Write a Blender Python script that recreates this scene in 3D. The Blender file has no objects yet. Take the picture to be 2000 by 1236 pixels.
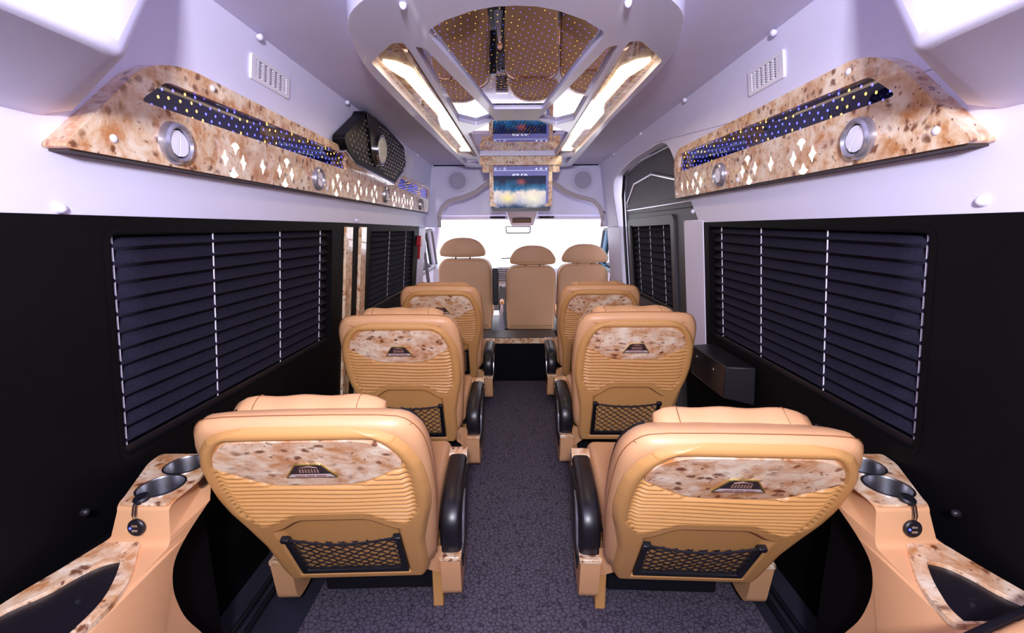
import bpy, bmesh, math, random
from mathutils import Vector, Matrix, geometry
random.seed(7)
R = math.radians
sc = bpy.context.scene
COL = sc.collection
# ------------------------------------------------------------------ camera
EYE = 1.25
F = 880.0 / 2000.0
phi = math.atan(172 / 880.); psi = math.atan(8 / 880.) / math.cos(phi); roll = R(-0.25)
fw = Vector((-math.sin(psi) * math.cos(phi), math.cos(psi) * math.cos(phi), -math.sin(phi)))
rt0 = fw.cross(Vector((0, 0, 1))).normalized(); up0 = rt0.cross(fw)
rt = rt0 * math.cos(roll) + up0 * math.sin(roll); up = rt.cross(fw)
cd = bpy.data.cameras.new('camera'); cam = bpy.data.objects.new('camera', cd); COL.objects.link(cam)
cd.sensor_width = 36; cd.lens = 36 * F; cd.clip_start = 0.02
cam.matrix_world = Matrix(((rt.x, up.x, -fw.x, 0), (rt.y, up.y, -fw.y, 0), (rt.z, up.z, -fw.z, EYE), (0, 0, 0, 1)))
sc.camera = cam
# ------------------------------------------------------------------ light
w = bpy.data.worlds.new('daylight'); sc.world = w; w.use_nodes = True
bg = w.node_tree.nodes['Background']; bg.inputs[0].default_value = (0.93, 0.92, 1.0, 1); bg.inputs[1].default_value = 3.6
def area(name, loc, target, size, power, color, sy=None):
    l = bpy.data.lights.new(name, 'AREA'); l.energy = power; l.color = color
    l.shape = 'RECTANGLE'; l.size = size; l.size_y = sy or size
    o = bpy.data.objects.new(name, l); COL.objects.link(o); o.location = loc
    d = Vector(target) - Vector(loc); o.rotation_euler = d.to_track_quat('-Z', 'Y').to_euler()
    return o
area('photographer_flash', (0.0, -0.38, 1.58), (0, 2.2, 1.55), 0.14, 44, (0.90, 0.885, 1.0))
sc.view_settings.view_transform = 'Standard'; sc.view_settings.look = 'None'
sc.view_settings.exposure = 0.0; sc.view_settings.gamma = 1.0
sc.view_settings.use_curve_mapping = False

# ------------------------------------------------------------------ materials
def s2l(c): return tuple(((x / 255.) / 12.92 if x / 255. <= .04045 else ((x / 255. + .055) / 1.055) ** 2.4) for x in c) + (1,)
class NT:
    def __init__(s, name):
        s.m = bpy.data.materials.new(name); s.m.use_nodes = True; s.t = s.m.node_tree; s.n = s.t.nodes
        s.b = s.n['Principled BSDF']; s.out = s.n['Material Output']
    def new(s, typ, **k):
        n = s.n.new(typ)
        for a, v in k.items(): setattr(n, a, v)
        return n
    def link(s, a, b): s.t.links.new(a, b)
    def math(s, op, a, b=None, clamp=False):
        n = s.n.new('ShaderNodeMath'); n.operation = op; n.use_clamp = clamp
        for i, x in enumerate((a, b)):
            if x is None: continue
            if isinstance(x, (int, float)): n.inputs[i].default_value = x
            else: s.link(x, n.inputs[i])
        return n.outputs[0]
    def coord(s, rnd=False):
        tc = s.new('ShaderNodeTexCoord'); o = tc.outputs['Object']
        if rnd:
            oi = s.new('ShaderNodeObjectInfo'); v = s.new('ShaderNodeVectorMath', operation='SCALE')
            cx = s.new('ShaderNodeCombineXYZ')
            m = s.math('MULTIPLY', oi.outputs['Random'], 7.0)
            for i in range(3): s.link(m, cx.inputs[i])
            a = s.new('ShaderNodeVectorMath', operation='ADD'); s.link(o, a.inputs[0]); s.link(cx.outputs[0], a.inputs[1]); o = a.outputs[0]
        return o
    def noise(s, vec, scale, detail=3, rough=.5):
        n = s.new('ShaderNodeTexNoise'); n.inputs['Scale'].default_value = scale; n.inputs['Detail'].default_value = detail
        n.inputs['Roughness'].default_value = rough
        if vec is not None: s.link(vec, n.inputs['Vector'])
        return n
    def vor(s, vec, scale, feature='F1', dim='3D', rnd=1.):
        n = s.new('ShaderNodeTexVoronoi', feature=feature, voronoi_dimensions=dim); n.inputs['Scale'].default_value = scale
        n.inputs['Randomness'].default_value = rnd
        s.link(vec, n.inputs['Vector']); return n
    def ramp(s, fac, stops, interp='LINEAR'):
        n = s.new('ShaderNodeValToRGB'); n.color_ramp.interpolation = interp
        e = n.color_ramp.elements
        while len(e) < len(stops): e.new(.5)
        for i, (p, c) in enumerate(stops): e[i].position = p; e[i].color = c
        s.link(fac, n.inputs[0]); return n.outputs[0]
    def mix(s, f, a, b):
        n = s.new('ShaderNodeMix', data_type='RGBA')
        for i, x in ((0, f), (6, a), (7, b)):
            if isinstance(x, (int, float, tuple)): n.inputs[i].default_value = x
            else: s.link(x, n.inputs[i])
        return n.outputs[2]
    def bump(s, h, strength=.3, dist=.002):
        n = s.new('ShaderNodeBump'); n.inputs['Strength'].default_value = strength; n.inputs['Distance'].default_value = dist
        s.link(h, n.inputs['Height']); s.link(n.outputs[0], s.b.inputs['Normal'])
def simple(name, col, rough=.5, metal=0., coat=0., noise=None, bump=None, spec=.5, var=.0):
    t = NT(name); c = s2l(col); t.b.inputs['Roughness'].default_value = rough; t.b.inputs['Metallic'].default_value = metal
    t.b.inputs['Coat Weight'].default_value = coat; t.b.inputs['Coat Roughness'].default_value = .06
    t.b.inputs['Specular IOR Level'].default_value = spec
    co = t.coord()
    n = t.noise(co, noise or 6., 4)
    d = tuple(x * (1 - var) for x in c[:3]) + (1,); e = tuple(min(1, x * (1 + var)) for x in c[:3]) + (1,)
    t.link(t.ramp(n.outputs['Fac'], [(.3, d), (.7, e)]), t.b.inputs['Base Color'])
    if bump: t.bump(t.noise(co, bump[0], 3).outputs['Fac'], bump[1], .001)
    return t.m
def emit(name, col, st):
    t = NT(name); t.b.inputs['Base Color'].default_value = s2l(col); t.b.inputs['Emission Color'].default_value = s2l(col)
    t.b.inputs['Emission Strength'].default_value = st; return t.m
def burl(name, light=(238, 203, 165), dark=(112, 52, 20), stretch=(1, 1, 1), coat=1.0):
    t = NT(name); co = t.coord(True)
    mp = t.new('ShaderNodeMapping'); mp.inputs['Scale'].default_value = stretch; t.link(co, mp.inputs[0]); v = mp.outputs[0]
    wn = t.noise(v, 9, 3); ad = t.new('ShaderNodeVectorMath', operation='MULTIPLY_ADD')
    t.link(wn.outputs['Color'], ad.inputs[0]); ad.inputs[1].default_value = (.07, .07, .07); t.link(v, ad.inputs[2]); v2 = ad.outputs[0]
    streak = t.noise(v2, 24, 6, .65)
    L = s2l(light); M = s2l((206, 142, 88)); W_ = s2l((252, 232, 206))
    base = t.ramp(streak.outputs['Fac'], [(.36, M), (.5, L), (.63, W_)])
    cluster = t.noise(v, 7, 2)
    k1 = t.vor(v2, 38); k2 = t.vor(v2, 78)
    big = t.math('GREATER_THAN', cluster.outputs['Fac'], .0)
    clm = t.ramp(cluster.outputs['Fac'], [(.38, (0, 0, 0, 1)), (.54, (1, 1, 1, 1))])
    fine = t.noise(v2, 130, 3)
    d1 = t.math('ADD', k1.outputs['Distance'], t.math('MULTIPLY', t.math('SUBTRACT', fine.outputs['Fac'], .5), .5))
    kn1 = t.ramp(d1, [(.12, (1, 1, 1, 1)), (.40, (0, 0, 0, 1))])
    kn2 = t.ramp(k2.outputs['Distance'], [(.12, (1, 1, 1, 1)), (.27, (0, 0, 0, 1))])
    sel = t.ramp(k1.outputs['Color'], [(.32, (0, 0, 0, 1)), (.45, (1, 1, 1, 1))])
    sel2 = t.ramp(k2.outputs['Color'], [(.52, (0, 0, 0, 1)), (.6, (1, 1, 1, 1))])
    m1 = t.math('MULTIPLY', kn1, sel); m2 = t.math('MULTIPLY', t.math('MULTIPLY', kn2, sel2), t.math('ADD', clm, .25))
    mm = t.math('MAXIMUM', t.math('MULTIPLY', m1, t.math('ADD', clm, .5)), m2, True)
    halo = t.math('MULTIPLY', t.ramp(t.noise(v2, 13, 4).outputs['Fac'], [(.5, (0, 0, 0, 1)), (.75, (1, 1, 1, 1))]), .7)
    c1 = t.mix(halo, base, s2l((192, 120, 66)))
    c2 = t.mix(t.math('MULTIPLY', mm, .9), c1, s2l(dark))
    t.link(c2, t.b.inputs['Base Color']); t.b.inputs['Roughness'].default_value = .35
    t.b.inputs['Coat Weight'].default_value = coat; t.b.inputs['Coat Roughness'].default_value = .03
    return t.m
def starmirror(name, base, metal, rough, axes, scale, ior=1.5, dots=12., r=.13, amber=.45):
    t = NT(name); t.b.inputs['Base Color'].default_value = base; t.b.inputs['Metallic'].default_value = metal
    t.b.inputs['Roughness'].default_value = rough; t.b.inputs['IOR'].default_value = ior
    co = t.coord(); sx = t.new('ShaderNodeSeparateXYZ'); t.link(co, sx.inputs[0]); cx = t.new('ShaderNodeCombineXYZ')
    for i, a in enumerate(axes): t.link(sx.outputs[a], cx.inputs[i])
    mp = t.new('ShaderNodeMapping'); mp.inputs['Rotation'].default_value = (0, 0, R(38)); t.link(cx.outputs[0], mp.inputs[0])
    v = t.vor(mp.outputs[0], scale, dim='2D', rnd=.22)
    d = t.math('LESS_THAN', v.outputs['Distance'], r)
    wv = t.noise(cx.outputs[0], 5, 1)
    sel = t.math('GREATER_THAN', t.math('ADD', t.math('MULTIPLY', v.outputs['Color'], .5), t.math('MULTIPLY', wv.outputs['Fac'], 1.)), 1.2 - amber)
    colr = t.mix(sel, s2l((70, 70, 255)), s2l((255, 178, 70)))
    t.link(colr, t.b.inputs['Emission Color']); t.link(t.math('MULTIPLY', d, dots), t.b.inputs['Emission Strength'])
    return t.m
M = {}
M['white'] = simple('headliner_leather', (232, 229, 255), .55, bump=(260, .12), var=.02)
M['whiteg'] = simple('white_gloss_trim', (230, 228, 253), .28, coat=.3, var=.02)
M['ceil'] = simple('ceiling_fabric', (220, 216, 244), .7, bump=(220, .15), var=.02)
M['black'] = simple('black_leatherette', (9, 8, 12), .65, bump=(400, .1), var=.2, spec=.12)
M['blackp'] = simple('black_plastic', (20, 19, 27), .4, var=.1)
M['navy'] = simple('navy_vinyl', (40, 40, 54), .6, bump=(60, .15), var=.25, noise=9)
M['dgrey'] = simple('dark_grey_leatherette', (66, 65, 72), .5, bump=(300, .1), var=.1)
M['silver'] = simple('silver_plastic', (190, 188, 200), .25, metal=.75, var=.05)
M['chrome'] = simple('chrome', (225, 225, 232), .12, metal=1.)
M['steel'] = simple('brushed_steel', (175, 175, 182), .28, metal=1., noise=30, var=.2)
M['tan'] = simple('tan_leather', (224, 169, 122), .42, noise=5, var=.035, bump=(320, .14))
M['tan2'] = simple('tan_seat_leather_matt', (226, 176, 134), .48, noise=5, var=.03, bump=(320, .12))
M['must'] = simple('mustard_moulded_panel', (208, 153, 92), .4, noise=4, var=.03, bump=(420, .08))
M['cons'] = simple('tan_console_plastic', (222, 168, 122), .42, noise=4, var=.03, bump=(420, .06))
M['seam'] = simple('brown_stitching', (150, 100, 62), .6)
M['pad'] = simple('perforated_black_leather', (24, 22, 30), .34, var=.1, spec=.6)
M['net'] = simple('black_elastic_net', (24, 24, 34), .5)
M['burl'] = burl('burl_wood_lacquer')
M['burlp'] = burl('burl_wood_seat_inlay', light=(236, 198, 165), coat=.6, stretch=(.8, 1, 1.25))
M['gold'] = simple('gold_metal', (226, 210, 120), .25, metal=.9)
M['red'] = simple('red_plastic', (190, 22, 48), .35)
M['whitec'] = simple('white_cord', (235, 232, 245), .6)
M['cap'] = simple('white_screw_cap', (238, 234, 246), .3)
M['hole'] = simple('black_void', (8, 8, 10), .9, spec=.1)
M['brown'] = simple('dark_brown_trim', (66, 52, 48), .6)  # dark brown for the lower panel edge and the cab seat piping
M['lamp'] = emit('warm_lamp_diffuser', (255, 236, 190), 9.)
M['glow'] = emit('backlit_white_cutout', (255, 244, 225), 1.5)
M['blue'] = emit('blue_led', (60, 70, 255), 6.)
M['starside'] = starmirror('tinted_star_mirror', (.004, .003, .03, 1), .0, .02, (1, 2), 40, ior=2.5, dots=7., r=.13, amber=.34)  # blue glow of the star LEDs is put into the base colour
M['starceil'] = starmirror('ceiling_star_mirror', (.47, .43, .46, 1), 1., .015, (0, 1), 38, dots=8., r=.042, amber=.40)
def carpet():
    t = NT('crackle_mat'); co = t.coord()
    n = t.noise(co, 60, 2); ad = t.new('ShaderNodeVectorMath', operation='MULTIPLY_ADD'); t.link(n.outputs['Color'], ad.inputs[0])
    ad.inputs[1].default_value = (.012,) * 3; t.link(co, ad.inputs[2])
    v = t.vor(ad.outputs[0], 62, 'DISTANCE_TO_EDGE')
    c = t.ramp(v.outputs['Distance'], [(.02, s2l((52, 47, 60))), (.13, s2l((104, 97, 112)))])
    f = t.noise(co, 420, 2)
    c = t.mix(t.math('MULTIPLY', f.outputs['Fac'], .35), c, s2l((60, 54, 68)))
    t.link(c, t.b.inputs['Base Color']); t.b.inputs['Roughness'].default_value = .8; t.b.inputs['Specular IOR Level'].default_value = .2
    t.bump(v.outputs['Distance'], .5, .002); return t.m
M['mat'] = carpet()
def fabric():
    t = NT('pleated_blind_fabric'); co = t.coord(); n = t.noise(co, 330, 3)
    c = t.ramp(n.outputs['Fac'], [(.3, s2l((20, 19, 32))), (.7, s2l((38, 36, 54)))])
    t.link(c, t.b.inputs['Base Color']); t.b.inputs['Roughness'].default_value = .85; t.b.inputs['Specular IOR Level'].default_value = .15
    return t.m
M['blind'] = fabric()
def glass(name, tint=(1, 1, 1, 1), fac=.08):
    t = NT(name); tr = t.new('ShaderNodeBsdfTransparent'); tr.inputs[0].default_value = tint
    gl = t.new('ShaderNodeBsdfGlossy'); gl.inputs['Roughness'].default_value = .0
    mx = t.new('ShaderNodeMixShader'); fr = t.new('ShaderNodeFresnel'); fr.inputs[0].default_value = 1.45
    t.link(fr.outputs[0], mx.inputs[0]); t.link(tr.outputs[0], mx.inputs[1]); t.link(gl.outputs[0], mx.inputs[2]); t.link(mx.outputs[0], t.out.inputs[0])
    return t.m
M['glass'] = glass('windscreen_glass'); M['tint'] = glass('blue_tinted_glass', (.35, .85, 1, 1))
M['darkglass'] = simple('privacy_glass', (10, 10, 14), .05, coat=1.)
def screenpic():
    t = NT('screen_picture'); co = t.coord(); sx = t.new('ShaderNodeSeparateXYZ'); t.link(co, sx.inputs[0])
    n = t.noise(co, 14, 5, .6)
    zz = t.math('ADD', sx.outputs[2], t.math('MULTIPLY', t.math('SUBTRACT', n.outputs['Fac'], .5), .16))
    sky = t.ramp(t.math('MULTIPLY', zz, 4.), [(.0, s2l((30, 60, 100))), (.18, s2l((170, 170, 205))), (.4, s2l((245, 225, 220))), (.55, s2l((30, 110, 160))), (.8, s2l((8, 22, 55)))])
    cols = sky
    for cx_, cz, rad, cl in ((-.09, .07, .10, (255, 235, 150)), (.10, .07, .14, (255, 246, 215)), (.01, .19, .05, (170, 80, 70))):
        a = t.math('SUBTRACT', sx.outputs[0], cx_); b = t.math('SUBTRACT', sx.outputs[2], cz)
        d = t.math('SQRT', t.math('ADD', t.math('MULTIPLY', a, a), t.math('MULTIPLY', t.math('MULTIPLY', b, b), 2.2)))
        g = t.math('POWER', t.math('SUBTRACT', 1., t.math('DIVIDE', d, rad, ), True), 1.6, True)
        cols = t.mix(g, cols, s2l(cl))
    t.link(cols, t.b.inputs['Emission Color']); t.b.inputs['Emission Strength'].default_value = 1.0
    t.b.inputs['Base Color'].default_value = (0.01, .01, .02, 1); t.b.inputs['Roughness'].default_value = .4; t.b.inputs['Specular IOR Level'].default_value = .1
    return t.m
M['pic'] = screenpic()
M['ui'] = emit('screen_interface', (92, 92, 150), .8)
M['uitext'] = emit('screen_text', (235, 238, 255), 1.2)

# ------------------------------------------------------------------ mesh helpers
class MB:
    def __init__(s): s.v = []; s.f = []; s.mi = []
    def add(s, vs, fs, m=0):
        o = len(s.v); s.v += [tuple(x) for x in vs]; s.f += [tuple(i + o for i in f) for f in fs]; s.mi += [m] * len(fs); return s
    def box(s, x0, x1, y0, y1, z0, z1, m=0):
        vs = [(x, y, z) for z in (z0, z1) for y in (y0, y1) for x in (x0, x1)]
        return s.add(vs, [(0, 2, 3, 1), (4, 5, 7, 6), (0, 1, 5, 4), (2, 6, 7, 3), (0, 4, 6, 2), (1, 3, 7, 5)], m)
    def hexa(s, p):  # 8 points: bottom 4 loop, top 4 loop
        return s.add(p, [(3, 2, 1, 0), (4, 5, 6, 7), (0, 1, 5, 4), (1, 2, 6, 5), (2, 3, 7, 6), (3, 0, 4, 7)])
    def slab(s, outer, holes, fn, o0, o1, m=0):
        """flat (a,b) outline with holes, mapped by fn(a,b,off), from off o0 to o1"""
        loops = [outer] + list(holes)
        flat = [p for l in loops for p in l]
        tris = geometry.tessellate_polygon([[Vector((a, b, 0)) for a, b in l] for l in loops])
        n = len(flat)
        vs = [fn(a, b, o0) for a, b in flat] + [fn(a, b, o1) for a, b in flat]
        fs = []
        for t_ in tris:
            fs.append(tuple(t_)); fs.append(tuple(i + n for i in reversed(t_)))
        k = 0
        for l in loops:
            m_ = len(l)
            for i in range(m_): j = (i + 1) % m_; fs.append((k + i, k + j, k + j + n, k + i + n))
            k += m_
        return s.add(vs, fs, m)
    def loft(s, rings, cap=True, closed=True):
        n = len(rings[0]); vs = [p for r in rings for p in r]; fs = []
        for i in range(len(rings) - 1):
            for j in range(n if closed else n - 1):
                k = (j + 1) % n; fs.append((i * n + j, i * n + k, (i + 1) * n + k, (i + 1) * n + j))
        if cap: fs.append(tuple(reversed(range(n)))); fs.append(tuple(range((len(rings) - 1) * n, len(rings) * n)))
        return s.add(vs, fs)
    def tube(s, pts, r, n=6, closed=False):
        pts = [Vector(p) for p in pts]; rings = []
        for i, p in enumerate(pts):
            a = pts[(i - 1) % len(pts)] if (closed or i > 0) else p; b = pts[(i + 1) % len(pts)] if (closed or i < len(pts) - 1) else p
            d = (b - a).normalized(); u = d.cross(Vector((0, 0, 1)))
            if u.length < .05: u = d.cross(Vector((0, 1, 0)))
            u.normalize(); v = d.cross(u)
            rr = r[i] if isinstance(r, (list, tuple)) else r
            rings.append([p + (u * math.cos(2 * math.pi * k / n) + v * math.sin(2 * math.pi * k / n)) * rr for k in range(n)])
        if closed: rings.append(rings[0])
        return s.loft(rings, cap=not closed)
    def disc(s, c, ax, r, h, n=24, prof=None):
        """lathe about axis ax at c; prof list of (radius, height)"""
        ax = Vector(ax).normalized(); u = ax.cross(Vector((0, 0, 1)))
        if u.length < .1: u = Vector((1, 0, 0))
        u.normalize(); v = ax.cross(u); prof = prof or [(r, 0), (r, h)]
        rings = [[Vector(c) + ax * hh + (u * math.cos(2 * math.pi * k / n) + v * math.sin(2 * math.pi * k / n)) * max(rr, 1e-5) for k in range(n)] for rr, hh in prof]
        return s.loft(rings)
    def build(s, name, mat, parent=None, origin=None, bevel=0, seg=2, sub=0, angle=35, flat=False):
        if parent is not None:
            P = Vector((0, 0, 0)); pp_ = parent
            while pp_ is not None: P += Vector(pp_.location); pp_ = pp_.parent
        elif origin is not None: P = Vector(origin)
        else:
            xs = [p[0] for p in s.v]; ys = [p[1] for p in s.v]; zs = [p[2] for p in s.v]
            P = Vector(((min(xs) + max(xs)) / 2, (min(ys) + max(ys)) / 2, min(zs)))
        me = bpy.data.meshes.new(name)
        me.from_pydata([tuple(Vector(p) - P) for p in s.v], [], s.f)
        bm = bmesh.new(); bm.from_mesh(me)
        bmesh.ops.remove_doubles(bm, verts=bm.verts, dist=1e-5)
        bmesh.ops.recalc_face_normals(bm, faces=bm.faces); bm.to_mesh(me); bm.free()
        for m in (mat if isinstance(mat, (list, tuple)) else [mat]): me.materials.append(m)
        if isinstance(mat, (list, tuple)) and len(s.mi) == len(me.polygons):
            me.polygons.foreach_set('material_index', s.mi)
        if not flat:
            me.polygons.foreach_set('use_smooth', [True] * len(me.polygons)); me.set_sharp_from_angle(angle=R(angle))
        o = bpy.data.objects.new(name, me); COL.objects.link(o)
        if parent is not None: o.parent = parent
        else: o.location = P
        if bevel:
            b = o.modifiers.new('bevel', 'BEVEL'); b.width = bevel; b.segments = seg; b.limit_method = 'ANGLE'; b.angle_limit = R(30)
            b.harden_normals = False
            me.polygons.foreach_set('use_smooth', [True] * len(me.polygons)); me.set_sharp_from_angle(angle=R(60))
        if sub:
            b = o.modifiers.new('sub', 'SUBSURF'); b.levels = sub; b.render_levels = sub
        return o
def tag(o, label=None, cat=None, group=None, kind=None):
    for k, v in (('label', label), ('category', cat), ('group', group), ('kind', kind)):
        if v: o[k] = v
    return o
def struct(o): o['kind'] = 'structure'; return o
def empty(name, loc, label=None, cat=None, group=None, kind=None):
    o = bpy.data.objects.new(name, None); o.empty_display_size = .05; COL.objects.link(o); o.location = loc
    return tag(o, label, cat, group, kind)
def roundpoly(pts, r, n=5):
    """round the corners of a 2-D polygon; r may be list"""
    out = []; m = len(pts)
    for i in range(m):
        p = Vector(pts[i]); a = Vector(pts[i - 1]); b = Vector(pts[(i + 1) % m])
        rr = r[i] if isinstance(r, (list, tuple)) else r
        la = (a - p).length; lb = (b - p).length; k = min(rr, la * .48, lb * .48)
        if k < 1e-5: out.append(tuple(p)); continue
        p0 = p + (a - p) / la * k; p1 = p + (b - p) / lb * k
        for j in range(n + 1):
            t = j / n; q = p0 * (1 - t) ** 2 + p * 2 * t * (1 - t) + p1 * t * t; out.append((q.x, q.y))
    return out
def inset(poly, d):
    n = len(poly); out = []
    ar = sum(poly[i][0] * poly[(i + 1) % n][1] - poly[(i + 1) % n][0] * poly[i][1] for i in range(n))
    sg = 1 if ar > 0 else -1
    for i in range(n):
        p = Vector(poly[i]); a = Vector(poly[i - 1]); b = Vector(poly[(i + 1) % n])
        e1 = (p - a); e2 = (b - p)
        if e1.length < 1e-9: e1 = e2
        if e2.length < 1e-9: e2 = e1
        t = (e1.normalized() + e2.normalized())
        if t.length < 1e-6: t = e1
        t.normalize(); nn = Vector((-t.y, t.x)) * sg
        out.append(tuple(p + nn * d))
    return out
def WALL(s, W=.85, k=.1):
    return lambda y, z, off=0.: (s * (W - k * (z - EYE) - off), y, z)
def HOR(z0): return lambda x, y, off=0.: (x, y, z0 - off)
def FRONT(y0): return lambda x, z, off=0.: (x, y0 - off, z)
side = {-1: 'left', 1: 'right'}

# ================================================================== SETTING
# floor
b = MB().box(-1.0, 1.0, -1.9, 4.6, -.03, 0); struct(b.build('floor', M['navy']))
mt = MB().slab(roundpoly([(-.69, -1.8), (.80, -1.8), (.80, 3.575), (-.69, 3.575)], .02), [], lambda x, y, o: (x, y, o), .0005, .006)
tag(mt.build('floor_mat', M['mat'], flat=True), 'grey purple floor mat with a crackled pattern running down the aisle', 'mat')
for s in (-1, 1):
    for xx, zz in ((.885, .0), (.845, .0)):
        r_ = MB().tube([(s * xx, .2, .018), (s * xx, 3.6, .018)], .009, 8)
        struct(r_.build('trim_%d' % (3 if s < 0 else 4), M['blackp']))
# ceiling
cl = MB().slab([(-.80, -1.9), (.80, -1.9), (.80, 4.34), (-.80, 4.34)], [], lambda x, y, o: (x, y, 1.82 + o), 0, .04)
struct(cl.build('ceiling', M['ceil']))
# lower side walls
wl = WALL(-1); wr = WALL(1)
WIN = {-1: [(.945, 1.248), (.945, .730), (2.12, .715), (2.12, 1.254)], 1: [(.942, 1.245), (.945, .745), (2.035, .755), (2.035, 1.262)]}
WIN2 = [(2.68, 1.244), (2.68, .745), (3.84, .745), (3.84, 1.240)]
holeL = roundpoly(WIN[-1], .03); holeL2 = roundpoly(WIN2, .03)
MB_ = MB().slab([(-1.85, -.0), (-1.85, 1.30), (4.02, 1.30), (4.02, 0)], [holeL, holeL2], wl, -.06, 0)
struct(MB_.build('wall_left', M['black']))
holeR = roundpoly(WIN[1], .03)
MB_ = MB().slab([(-1.85, 0), (-1.85, 1.30), (2.085, 1.30), (2.085, .0)], [holeR], wr, -.06, 0)
struct(MB_.build('wall_right', M['black']))
# wall low part under right pillar
MB_ = MB().slab([(2.085, 0), (2.085, .665), (2.36, .63), (2.36, 0)], [], wr, -.06, -.0)
MB_.build('lower_panel', M['black'], parent=[o for o in bpy.data.objects if o.name == 'wall_right'][0])
# upper valances
V = lambda s: (lambda y, z, off=0.: (s * (.848 - .15 * (z - 1.27) - off), y, z))
vl, vr = V(-1), V(1)
MB_ = MB().slab([(-1.85, 1.268), (-1.85, 1.83), (4.31, 1.83), (4.31, 1.262), (2.2, 1.275)], [], vl, -.09, 0)
tag(struct(MB_.build('trim_1', M['white'], bevel=.008)))
arch = roundpoly([(2.11, 1.20), (2.15, 1.285), (2.31, 1.48), (2.47, 1.675), (2.60, 1.705), (3.30, 1.70), (3.86, 1.63), (3.9, 1.20)], [0, 0, .15, .12, .06, .3, .12, 0], 6)
outer = [(-1.85, 1.268), (-1.85, 1.83), (4.31, 1.83), (4.31, 1.262), (3.84, 1.262)] + [p for p in reversed(arch) if p[1] > 1.262] + [(2.12, 1.268)]
MB_ = MB().slab(outer, [], vr, -.10, 0)
struct(MB_.build('trim_2', M['white'], bevel=.006))
rw = MB().box(-1.0, 1.0, -1.9, -1.84, 0, 1.84); struct(rw.build('wall_rear_light_block', M['ceil']))  # unseen end wall, added to stop daylight entering from behind
# pillars (right rear, right front, left front)
def pillar(s, y0, y1, z0, z1, name, off=.01, W=.85):
    f_ = WALL(s, W); MB_ = MB().slab([(y0, z0), (y0, z1), (y1, z1), (y1, z0)], [], f_, -.09, off)
    return struct(MB_.build(name, M['white'], bevel=.006))
pillar(1, 2.085, 2.32, .64, 1.285, 'trim_5', 0.004)
pillar(1, 3.80, 4.30, .3, 1.262, 'trim_6', -.004)
pillar(-1, 4.02, 4.30, .3, 1.262, 'trim_7', 0.004)

# sliding door (right)
dw = WALL(1, .905)
dp = [(2.28, .0), (2.28, 1.30), (2.42, 1.62), (2.62, 1.74), (3.3, 1.755), (3.70, 1.68), (3.76, 1.55), (3.76, 0)]
DW = roundpoly([(2.66, 1.275), (2.66, .74), (3.60, .74), (3.60, 1.265)], .03)
d = empty('door_1', (.93, 3.0, 0), kind='structure')
MB().slab(roundpoly(dp, .06), [DW], dw, -.05, 0).build('door_panel', M['dgrey'], d, bevel=.004)
for o_, w_ in ((.006, .018),):
    ring = roundpoly([(2.60, 1.325), (2.60, .68), (3.66, .68), (3.66, 1.315)], .05)
    MB().slab(ring, [DW], dw, 0, .014).build('window_surround', M['dgrey'], d, bevel=.005)
tr = [(3.66, 1.40), (3.655, 1.44), (3.42, 1.565), (2.99, 1.585), (2.50, 1.50)]
MB().tube([dw(y, z, .006) for y, z in tr], .009, 8).build('upper_trim', M['silver'], d)
MB().tube([dw(y, z, .006) for y, z in [(3.67, 1.385), (2.35, 1.385)]], .008, 8).build('middle_trim', M['silver'], d)
MB().tube([dw(y, z, .004) for y, z in [(3.67, 1.352), (2.35, 1.352)]], .003, 6).build('groove', M['blackp'], d)
MB().slab(roundpoly([(3.64, 1.41), (3.635, 1.445), (3.42, 1.552), (2.99, 1.57), (2.4, 1.48), (2.35, 1.41)], .01), [], dw, 0, .005).build('padded_inset', M['dgrey'], d, bevel=.004)
MB().tube([dw(y, z, .02) for y, z in [(3.74, .2), (3.75, 1.2), (3.74, 1.5), (3.66, 1.655), (3.3, 1.72), (2.5, 1.70)]], .011, 8).build('door_seal', M['blackp'], d)
MB().tube([dw(y, z, .012) for y, z in [(3.60, 1.675), (3.3, 1.70), (2.45, 1.69)]], .007, 8).build('top_rail', M['silver'], d)
# door soffit
MB_ = MB().slab(roundpoly([(.80, 2.42), (.93, 2.42), (.93, 3.9), (.80, 3.9)], .02), [], lambda x, y, o: (x, y, 1.725 + o), 0, .02)
struct(MB_.build('trim_8', M['whiteg']))
for y0, wh in ((2.72, 'nearest the camera'), (3.08, 'middle one'), (3.45, 'nearest the cab')):
    q = MB().box(.825, .835, y0, y0 + .2, 1.718, 1.7245); tag(q.build('soffit_clip', M['silver']), 'thin silver clip set in the soffit above the sliding door, ' + wh, 'clip', 'clips above the sliding door')

# bulkhead over the cab
A = [(-.765, 1.262), (-.762, 1.366), (-.735, 1.44), (-.676, 1.50), (-.60, 1.522), (-.523, 1.540), (-.413, 1.585), (-.322, 1.650), (-.246, 1.682), (-.15, 1.692), (.0, 1.694)]
archb = A + [(-x, z) for x, z in reversed(A[:-1])]
archb = [(x + .06 * (1 if x > -.3 else .2 + .0) if False else x + .045, z) for x, z in archb]
outer = [(-.90, 1.262), (-.90, 1.30), (-.80, 1.83), (.80, 1.83), (.92, 1.30), (.92, 1.262)] + list(reversed(archb))
MB_ = MB().slab(outer, [], FRONT(4.30), -.05, 0)
struct(MB_.build('wall_front', M['whiteg'], bevel=.01))
lip = MB().tube([(x, 4.31, z) for x, z in archb], .021, 10); struct(lip.build('trim_9', simple('taupe_edge_trim', (214, 200, 204), .5)))
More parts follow.
